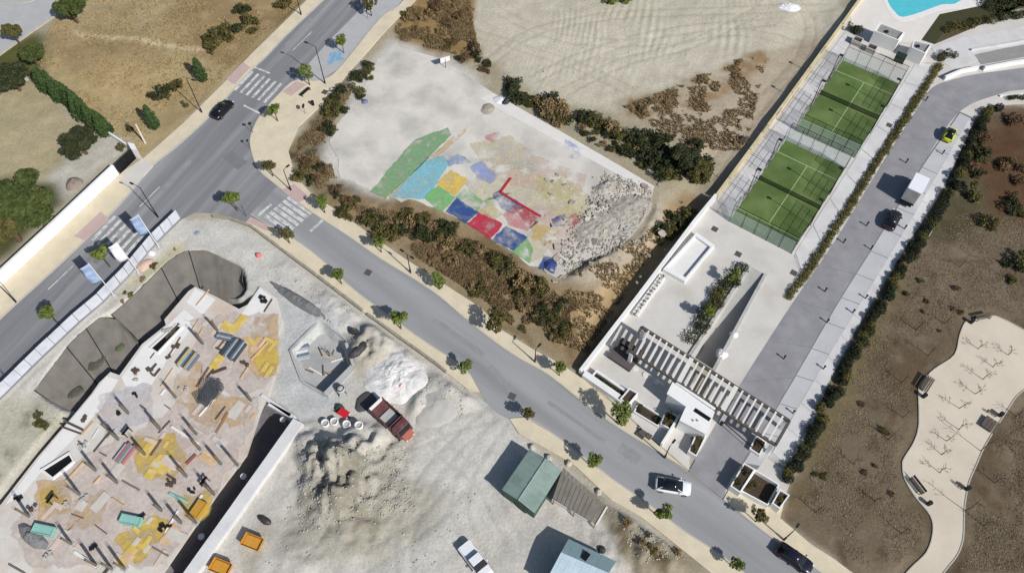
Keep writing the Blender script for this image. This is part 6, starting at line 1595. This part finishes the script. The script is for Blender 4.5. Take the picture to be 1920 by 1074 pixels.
# orange skips
m_or = M('orange_skip_paint', (206, 140, 40), .6, .12, 2, .08, 8, .05)
for u, v, lab in ((477, 1019, 'orange skip bin on the dirt by the retaining wall'), (418, 1066, 'orange skip bin against the foot of the retaining wall')):
    p = GT(u, v); t = thing('skip_bin', lab, 'skip', p, ang((462, 1012), (492, 1024)))
    MB().box((0, 0, .12), (1.8, 1.1, .12)).build('floor', m_or, t)
    for s in (-1, 1):
        MB().loft([[(-.95, s * .55, .1), (.95, s * .55, .1), (.95, s * .6, .1), (-.95, s * .6, .1)], [(-1.2, s * .72, 1.15), (1.2, s * .72, 1.15), (1.2, s * .78, 1.15), (-1.2, s * .78, 1.15)]]).build('side', m_or, t, fix=True)
        MB().loft([[(s * .9, -.56, .1), (s * .95, -.56, .1), (s * .95, .56, .1), (s * .9, .56, .1)], [(s * 1.15, -.74, 1.14), (s * 1.2, -.74, 1.14), (s * 1.2, .74, 1.14), (s * 1.15, .74, 1.14)]]).build('end', m_or, t, fix=True)
    MB().box((0, 0, .8), (2.0, 1.2, .2)).build('load', M('ochre_load', (206, 150, 60), .9, .15, 2, .1, 8, .2), t)
lump('dark_tarpaulin', (496, 975), 1.0, .5, m_drk, 'folded dark sheet on the dirt beside the retaining wall', 'tarpaulin', 81, e=.5, rot=-.5)

# ================================================================== SHEDS IN THE YARD
m_grn = M('green_tin', (140, 158, 150), .7, .10, .8, .06, 5, .05, tint=(112, 132, 124), tamt=.7)
m_grnw = M('green_wall', (78, 98, 88), .8, .12, 1, .08, 6, .08)
def to_local(px, z, c): return [G(u, v, z) - c for u, v in px]
# eaves at 2.6 m, ridge at 3.1 m
ZE, ZR = 2.5, 3.0
c = G(995, 905, 0)
t = thing('green_shed', 'shed with a low pitched green tin roof in the yard', 'shed', c)
A_, B_, C_, D_ = [G(u, v, ZE) for u, v in ((993, 842), (1053, 882), (1002, 962), (941, 918))]
r0, r1 = (A_ + B_) / 2, (C_ + D_) / 2; r0 = r0 + Vector((0, 0, ZR - ZE)); r1 = r1 + Vector((0, 0, ZR - ZE))
def panels(e0, e1, k0, k1, n, root, mat, nm='roof_sheet'):
    for k in range(n):
        f0, f1 = k / n, (k + .985) / n; q = [e0.lerp(e1, f0), e0.lerp(e1, f1), k0.lerp(k1, f1), k0.lerp(k1, f0)]; q = [p - c for p in q]
        up = (q[1] - q[0]).cross(q[3] - q[0]).normalized(); up = up if up.z > 0 else -up; lift = up * (.05 + .012 * (k % 2))
        MB().loft([q, [p + lift for p in q]]).build(nm, mat, root, fix=True)
panels(A_, D_, r0, r1, 8, t, m_grn); panels(B_, C_, r0, r1, 8, t, m_grn)
mb = MB(); mb.path([r0 - c + Vector((0, 0, .06)), r1 - c + Vector((0, 0, .06))], .09, .09, 8); mb.build('ridge_cap', m_grn, t)
base = [(p - c) * .95 for p in (A_, B_, C_, D_)]
for k in range(4):
    a, b = base[k], base[(k + 1) % 4]; MB().bar((a.x, a.y, 1.15), (b.x, b.y, 1.15), .12, 2.6).build('wall', m_grnw, t)
for rr in (r0, r1):
    e = [(A_, B_), (D_, C_)][0 if rr is r0 else 1]; q = [(p - c) for p in (e[0], e[1], rr)]
    q = [Vector((p.x * .95, p.y * .95, p.z - .03)) for p in q]
    MB().add(q, [(0, 1, 2)]).build('gable', m_grnw, t)
# open door leaf on the front
a = (D_ - c).lerp(C_ - c, .62) * .97; MB().box((a.x, a.y - .1, 1.0), (1.1, .1, 2.0), A_SIDE).build('door', M('dark_green_door', (58, 78, 70), .7, .1, 2, .05, 8, 0), t)
# corrugated lean-to
m_grey = M('fibre_cement', (132, 126, 116), .9, .10, 1, .08, 6, .1, tint=(116, 108, 96), tamt=.7)
c = G(1085, 930, 0)
t = thing('corrugated_canopy', 'low canopy of grey brown corrugated boards beside the green shed', 'canopy', c)
Q = [G(1056, 876, 2.1), G(1138, 950, 2.0), G(1118, 984, 1.8), G(1036, 935, 1.9)]
NPL = 11
for k in range(NPL):
    f0, f1 = k / NPL, (k + .9) / NPL
    q = [Q[0].lerp(Q[1], f0) - c, Q[0].lerp(Q[1], f1) - c, Q[3].lerp(Q[2], f1) - c, Q[3].lerp(Q[2], f0) - c]
    lift = Vector((0, 0, .09 + .05 * (k % 2))); MB().loft([q, [p + lift for p in q]]).build('roof_board', m_grey, t, fix=True)
for f, e in ((.03, 0), (.5, 0), (.97, 0), (.03, 1), (.5, 1), (.97, 1)):
    p = (Q[0].lerp(Q[1], f) if e == 0 else Q[3].lerp(Q[2], f)) - c; MB().tube((p.x, p.y, -.1), (p.x, p.y, p.z), .07, .07, 6).build('post', m_plank, t)
a, b = Q[1] - c, Q[2] - c; MB().bar(a + Vector((0, 0, .1)), b + Vector((0, 0, .1)), .22, .2).build('end_beam', m_slat, t)
a, b = Q[3] - c, Q[2] - c; MB().bar((a.x, a.y + .3, .55), (b.x, b.y + .3, .45), .15, 1.0).build('low_wall', m_cap, t)
# blue-white shed at the bottom edge
c = G(1090, 1075, 0); m_bl = M('pale_blue_tin', (188, 208, 218), .6, .08, 1, .06, 6, .05, tint=(206, 220, 226), tamt=.6); m_bl2 = M('blue_grey_tin', (128, 150, 156), .6, .08, 1, .06, 6, .05)
t = thing('blue_shed', 'shed with pale blue and white tin roof in the yard', 'shed', c)
ZE, ZR = 2.7, 3.3
A_, B_, C_, D_ = [G(u, v, ZE) for u, v in ((1066, 1010), (1155, 1052), (1110, 1125), (1020, 1095))]
r0, r1 = A_.lerp(B_, .25) + Vector((0, 0, .15)), D_.lerp(C_, .25) + Vector((0, 0, .15))
e0, e1 = A_.lerp(D_, .32), B_.lerp(C_, .32)
panels(A_, B_, e0 + Vector((0, 0, .45)), e1 + Vector((0, 0, .45)), 7, t, m_bl2); panels(D_, C_, e0 + Vector((0, 0, .45)), e1 + Vector((0, 0, .45)), 14, t, m_bl)
base = [(p - c) * .95 for p in (A_, B_, C_, D_)]
for k in range(4):
    a, b = base[k], base[(k + 1) % 4]; MB().bar((a.x, a.y, 1.25), (b.x, b.y, 1.25), .12, 2.75).build('wall', m_bl2, t)
p = G(1098, 1042, 3.1) - c; MB().box((p.x, p.y, 3.06), (.7, 1.0, .3), A_SIDE).build('skylight', m_black, t)
lump('rubbish_heap', (1128, 1030), .5, .5, m_drk, 'dark sack beside the blue roofed shed', 'sack', 91)
for k, (u, v, lab) in enumerate(((998, 838, 'pale rock at the far eave of the green shed'), (1028, 858, 'white sack between the green shed and the pavement'), (1066, 868, 'pale rock above the corrugated canopy'), (1122, 922, 'pale rock at the end of the corrugated canopy'))):
    lump('rock', (u, v), .5, .5, m_stone, lab, 'rock', 95 + k)

# ================================================================== LAMPS, SIGNS, BENCHES
def lamp(base, h, label, arm=1.6, aaz=None, twin=False):
    p = G(*base); t = thing('street_lamp', label, 'lamp post', (p.x, p.y, max(zt(p.x, p.y), .14)))
    MB().tube((0, 0, 0), (0, 0, .9), .13, .12, 10).build('base', m_dark, t); MB().tube((0, 0, .9), (0, 0, h), .085, .055, 10).build('pole', m_dark, t)
    aaz = aaz if aaz is not None else A_MAIN + math.pi / 2
    for s in ((1, -1) if twin else (1,)):
        dx, dy = math.cos(aaz) * s, math.sin(aaz) * s
        a_ = MB(); a_.path([(0, 0, h - .05), (dx * arm * .5, dy * arm * .5, h + .12), (dx * arm, dy * arm, h + .16)], .045, .035, 6); a_ = a_.build('arm', m_dark, t)
        MB().box((dx * (arm + .25), dy * (arm + .25), h + .15), (.62, .26, .11), aaz).build('lamp_head', m_dark, a_)
    return t
lamp((610, 158), 8.0, 'tall dark lamp post on the pavement by the parking bays', 1.5, A_MAIN + math.pi / 2)
lamp((379, 212), 7.6, 'dark lamp post in the field side pavement beside the black car', 1.2, A_MAIN - math.pi / 2)
lamp((565, 29), 7.6, 'dark lamp post on the field side pavement farthest up the main road', 1.2, A_MAIN - math.pi / 2)
lamp((297, 408), 7.0, 'dark lamp post at the end of the hoarding by the corner', 1.2, A_MAIN + math.pi / 2)
lamp((31, 567), 7.6, 'dark lamp post on the pavement below the white garden wall', 1.2, A_MAIN - math.pi / 2)
lamp((770, 512), 4.6, 'twin armed lamp post on the court side pavement', .7, A_SIDE, True)
lamp((546, 358), 4.8, 'slim lamp post at the rounded corner near the side road zebra', .6, A_SIDE + 1.5)
lamp((1003, 679), 3.6, 'short lamp post on the court side pavement by the community wall', .5, A_SIDE + 1.5)
lamp((1246, 858), 4.0, 'slim lamp post on the pavement before the drive entrance', .5, A_SIDE + 1.5)
lamp((1469, 1012), 4.0, 'slim lamp post behind the dark navy car', .5, A_SIDE + 1.5)
def sign(base, h, label, col, az, w_=.6):
    p = G(*base); t = thing('road_sign', label, 'sign', (p.x, p.y, max(zt(p.x, p.y), .14)), az)
    MB().tube((0, 0, 0), (0, 0, h), .035, .035, 6).build('post', m_dark, t); MB().tube((0, -.02, h - .3), (0, .02, h - .3), w_ / 2, w_ / 2, 16).build('plate', col, t)
    return t
sign((475, 250), 2.4, 'round dark backed sign on the corner kerb of the main road', m_dark, .4); sign((470, 280), 2.2, 'small dark sign lower down the rounded corner kerb', m_dark, .9, .45)
sign((462, 406), 2.4, 'dark sign beside the zebra on the building site corner', m_dark, 2.2); sign((573, 214), 2.0, 'dark board on the corner pavement beside the shrubs', m_dark, 1.2, .8)
sign((8, 702), 2.0, 'dark sign standing behind the hoarding far along the main road', m_dark, 1.2, .6); sign((690, 36), 2.0, 'thin sign beside the parking bays', m_dark, 1.2, .5)
def bench(px, az, label, L=1.9, D_=.7, back=True, z=.04, mat=None):
    t = thing('slatted_bench', label, 'bench', G(px[0], px[1], z), az); mat = mat or m_dark
    for k in range(4): MB().box((0, -D_ / 2 + (k + .5) * D_ / 4, .44), (L, D_ / 4 - .05, .05)).build('seat_slat', mat, t)
    if back:
        for k in range(3): MB().box((0, D_ / 2 + .05 + .03 * k, .58 + .14 * k), (L, .05, .1)).build('back_slat', mat, t)
    for sx in (-1, 1):
        for sy in (-1, 1): MB().box((sx * (L / 2 - .18), sy * (D_ / 2 - .08), .21), (.08, .08, .42)).build('leg', m_black, t)
    return t
m_bw = M('bench_wood', (96, 86, 76), .8, .15, 2, .1, 8, .05)
bench((573, 175), ang((566, 181), (581, 168)), 'dark bench on the pavement near the tall lamp post', 2.2, .6, False, .15)
bench((1737, 722), ang((1726, 736), (1745, 706)), 'slatted bench in the bay at the inner edge of the sand path', 2.4, 1.0, True, .04, m_bw)
bench((1855, 798), ang((1846, 802), (1856, 786)), 'wide slatted bench on the outer edge of the sand path', 1.8, 1.9, False, .04, m_bw)
bench((1858, 776), ang((1852, 772), (1866, 780)), 'narrow plank bench beside the wide slatted bench', 1.4, .35, False, .04, m_bw)
bench((1716, 912), ang((1706, 898), (1726, 924)), 'dark bench where the sand path narrows', 2.3, .6, True, .04, m_dark)
bench((1842, 598), ang((1826, 601), (1856, 595)), 'dark bench at the top end of the sand path', 2.2, .5, True, .04, m_bw)
bench((1797, 911), ang((1790, 905), (1804, 918)), 'small plank bench by the outer edge of the narrowing path', 1.2, .35, False, .04, m_bw)
for u, v, lab in ((1731, 744, 'black litter bin below the bench in the path bay'), (1874, 779, 'black litter bin beside the wide slatted bench'), (1740, 945, 'black litter bin below the dark bench where the path narrows'), (1820, 605, 'black litter bin at the top end of the path'), (1812, 917, 'black litter bin by the small plank bench'), (587, 197, 'black litter bin on the corner pavement by the shrubs')):
    t = thing('litter_bin', lab, 'bin', G(u, v, .04 if u > 1000 else .15)); MB().tube((0, 0, 0), (0, 0, .8), .24, .28, 12).build('body', m_black, t); MB().tube((0, 0, .8), (0, 0, .86), .3, .26, 12).build('lid', m_dark, t)
for (u, v, lab) in ((1230, 815, 'larger dark utility cabinet at the pavement edge before the gatehouse'), (1214 + 3, 822, 'smaller dark utility cabinet next to the larger one')):
    pass
# meter boxes on the pavement before the gatehouse
for u, v, s, lab in ((1202, 813, .95, 'larger grey service cover box on the pavement before the gatehouse'), (1216, 818, .6, 'smaller grey service cover box next to the larger one')):
    o = MB().box((0, 0, .1), (s * 1.2, s * 1.2, .2)).box((0, 0, .22), (s * 1.1, s * 1.1, .05)).build('service_box', m_iron); p = G(u, v, .15); o.location = p; o.rotation_euler.z = A_SIDE; tag(o, lab, 'service box')
# bollard lights along the drive
for k, (u, v) in enumerate(((1546, 547), (1550, 605), (1469, 673), (1624, 424), (1632, 468), (1581, 456), (1735, 190), (1698, 306), (1622, 560), (1598, 587), (1543, 692), (1695, 430), (1766, 290), (1486, 775))):
    p = G(u, v); t = thing('bollard_light', 'low black bollard light along the drive and its parking strip', 'bollard', (p.x, p.y, .08), 0, 'bollard lights')
    MB().tube((0, 0, 0), (0, 0, .75), .09, .09, 10).build('post', m_black, t); MB().tube((0, 0, .75), (0, 0, .92), .15, .13, 10).build('lamp_head', m_dark, t)
# saplings on the path and in the soil
def sapling(px, h, label, group, seed, leaves=60, z=.04):
    r_ = random.Random(seed); p = G(px[0], px[1], z); p.z = max(zt(p.x, p.y), -.05) if z == 0 else z
    t = thing('bare_sapling', label, 'tree', p, r_.uniform(0, 6), group); mb = MB(); top = Vector((r_.uniform(-.15, .15), r_.uniform(-.15, .15), h))
    mid = Vector((r_.uniform(-.12, .12), r_.uniform(-.12, .12), h * .5)); mb.path([(0, 0, -.1), mid, top], .06, .02, 6); cs = []
    for k in range(7):
        b0 = mid.lerp(top, k / 7); a = k * 2.2 + r_.random(); l = r_.uniform(.35, .75) * (1 - .05 * k)
        e = b0 + Vector((math.cos(a) * l, math.sin(a) * l, l * .7)); mb.tube(b0, e, .022, .008, 5)
        e2 = e + Vector((math.cos(a + .6) * .3, math.sin(a + .6) * .3, .25)); mb.tube(b0.lerp(e, .6), e2, .014, .006, 4); cs.append((e.x, e.y, e.z, .18, .18, .18, 1))
    mb.build('trunk', m_twig, t)
    V, F = leaf_blob(np.random.RandomState(seed), leaves, cs, .06); obj('crown', np_mesh('crown', V, F, m_lf_rust), t)
for k, q in enumerate(((1834, 654), (1890, 665), (1862, 688), (1843, 711), (1828, 738), (1799, 765), (1798, 805), (1774, 826), (1765, 852), (1762, 886))):
    sapling(q, (1.5, 1.3, 1.5, 2.2, 1.9, 2.2, 2.4, 1.5, 1.5, 1.8)[k], 'thin bare sapling planted in the sand path', 'saplings on the path', k)
for k, q in enumerate(((1718, 617), (1770, 608), (1740, 667), (1692, 782), (1665, 824), (1838, 845), (1690, 718), (1866, 905), (1845, 985), (1810, 957), (1530, 960), (1905, 780), (1690, 1000), (1640, 940), (1600, 870), (1710, 560), (1800, 500))):
    sapling(q, (2.4, 1.8, 2.6, 2.4, 2.4, 4.5, 2.0, 2.4, 2.2, 4.2, 2.0, 2.2, 2.2, 2., 2., 2., 2.)[k], 'thin bare sapling rooted in the brown garden soil', 'saplings in the garden soil', 50 + k, 30, 0)
o = MB().box((0, 0, .25), (.9, .9, .5)).box((0, 0, .55), (.5, .5, .1)).build('manhole_riser', m_cap); p = G(1909, 493); o.location = (p.x, p.y, zt(p.x, p.y)); o.rotation_euler.z = .4; tag(o, 'white square manhole riser in the brown garden', 'manhole')
t = thing('garden_stake_fence', 'thin pale rail along the garden edge of the dark hedge', 'rail', G(1740, 440)); a, b = G(1752, 425) - t.location, G(1738, 448) - t.location
MB().bar((a.x, a.y, .7), (b.x, b.y, .7), .06, .06).build('rail', m_slat, t)
for q_ in (a, b): MB().tube((q_.x, q_.y, -.1), (q_.x, q_.y, .75), .04, .04, 6).build('post', m_slat, t)
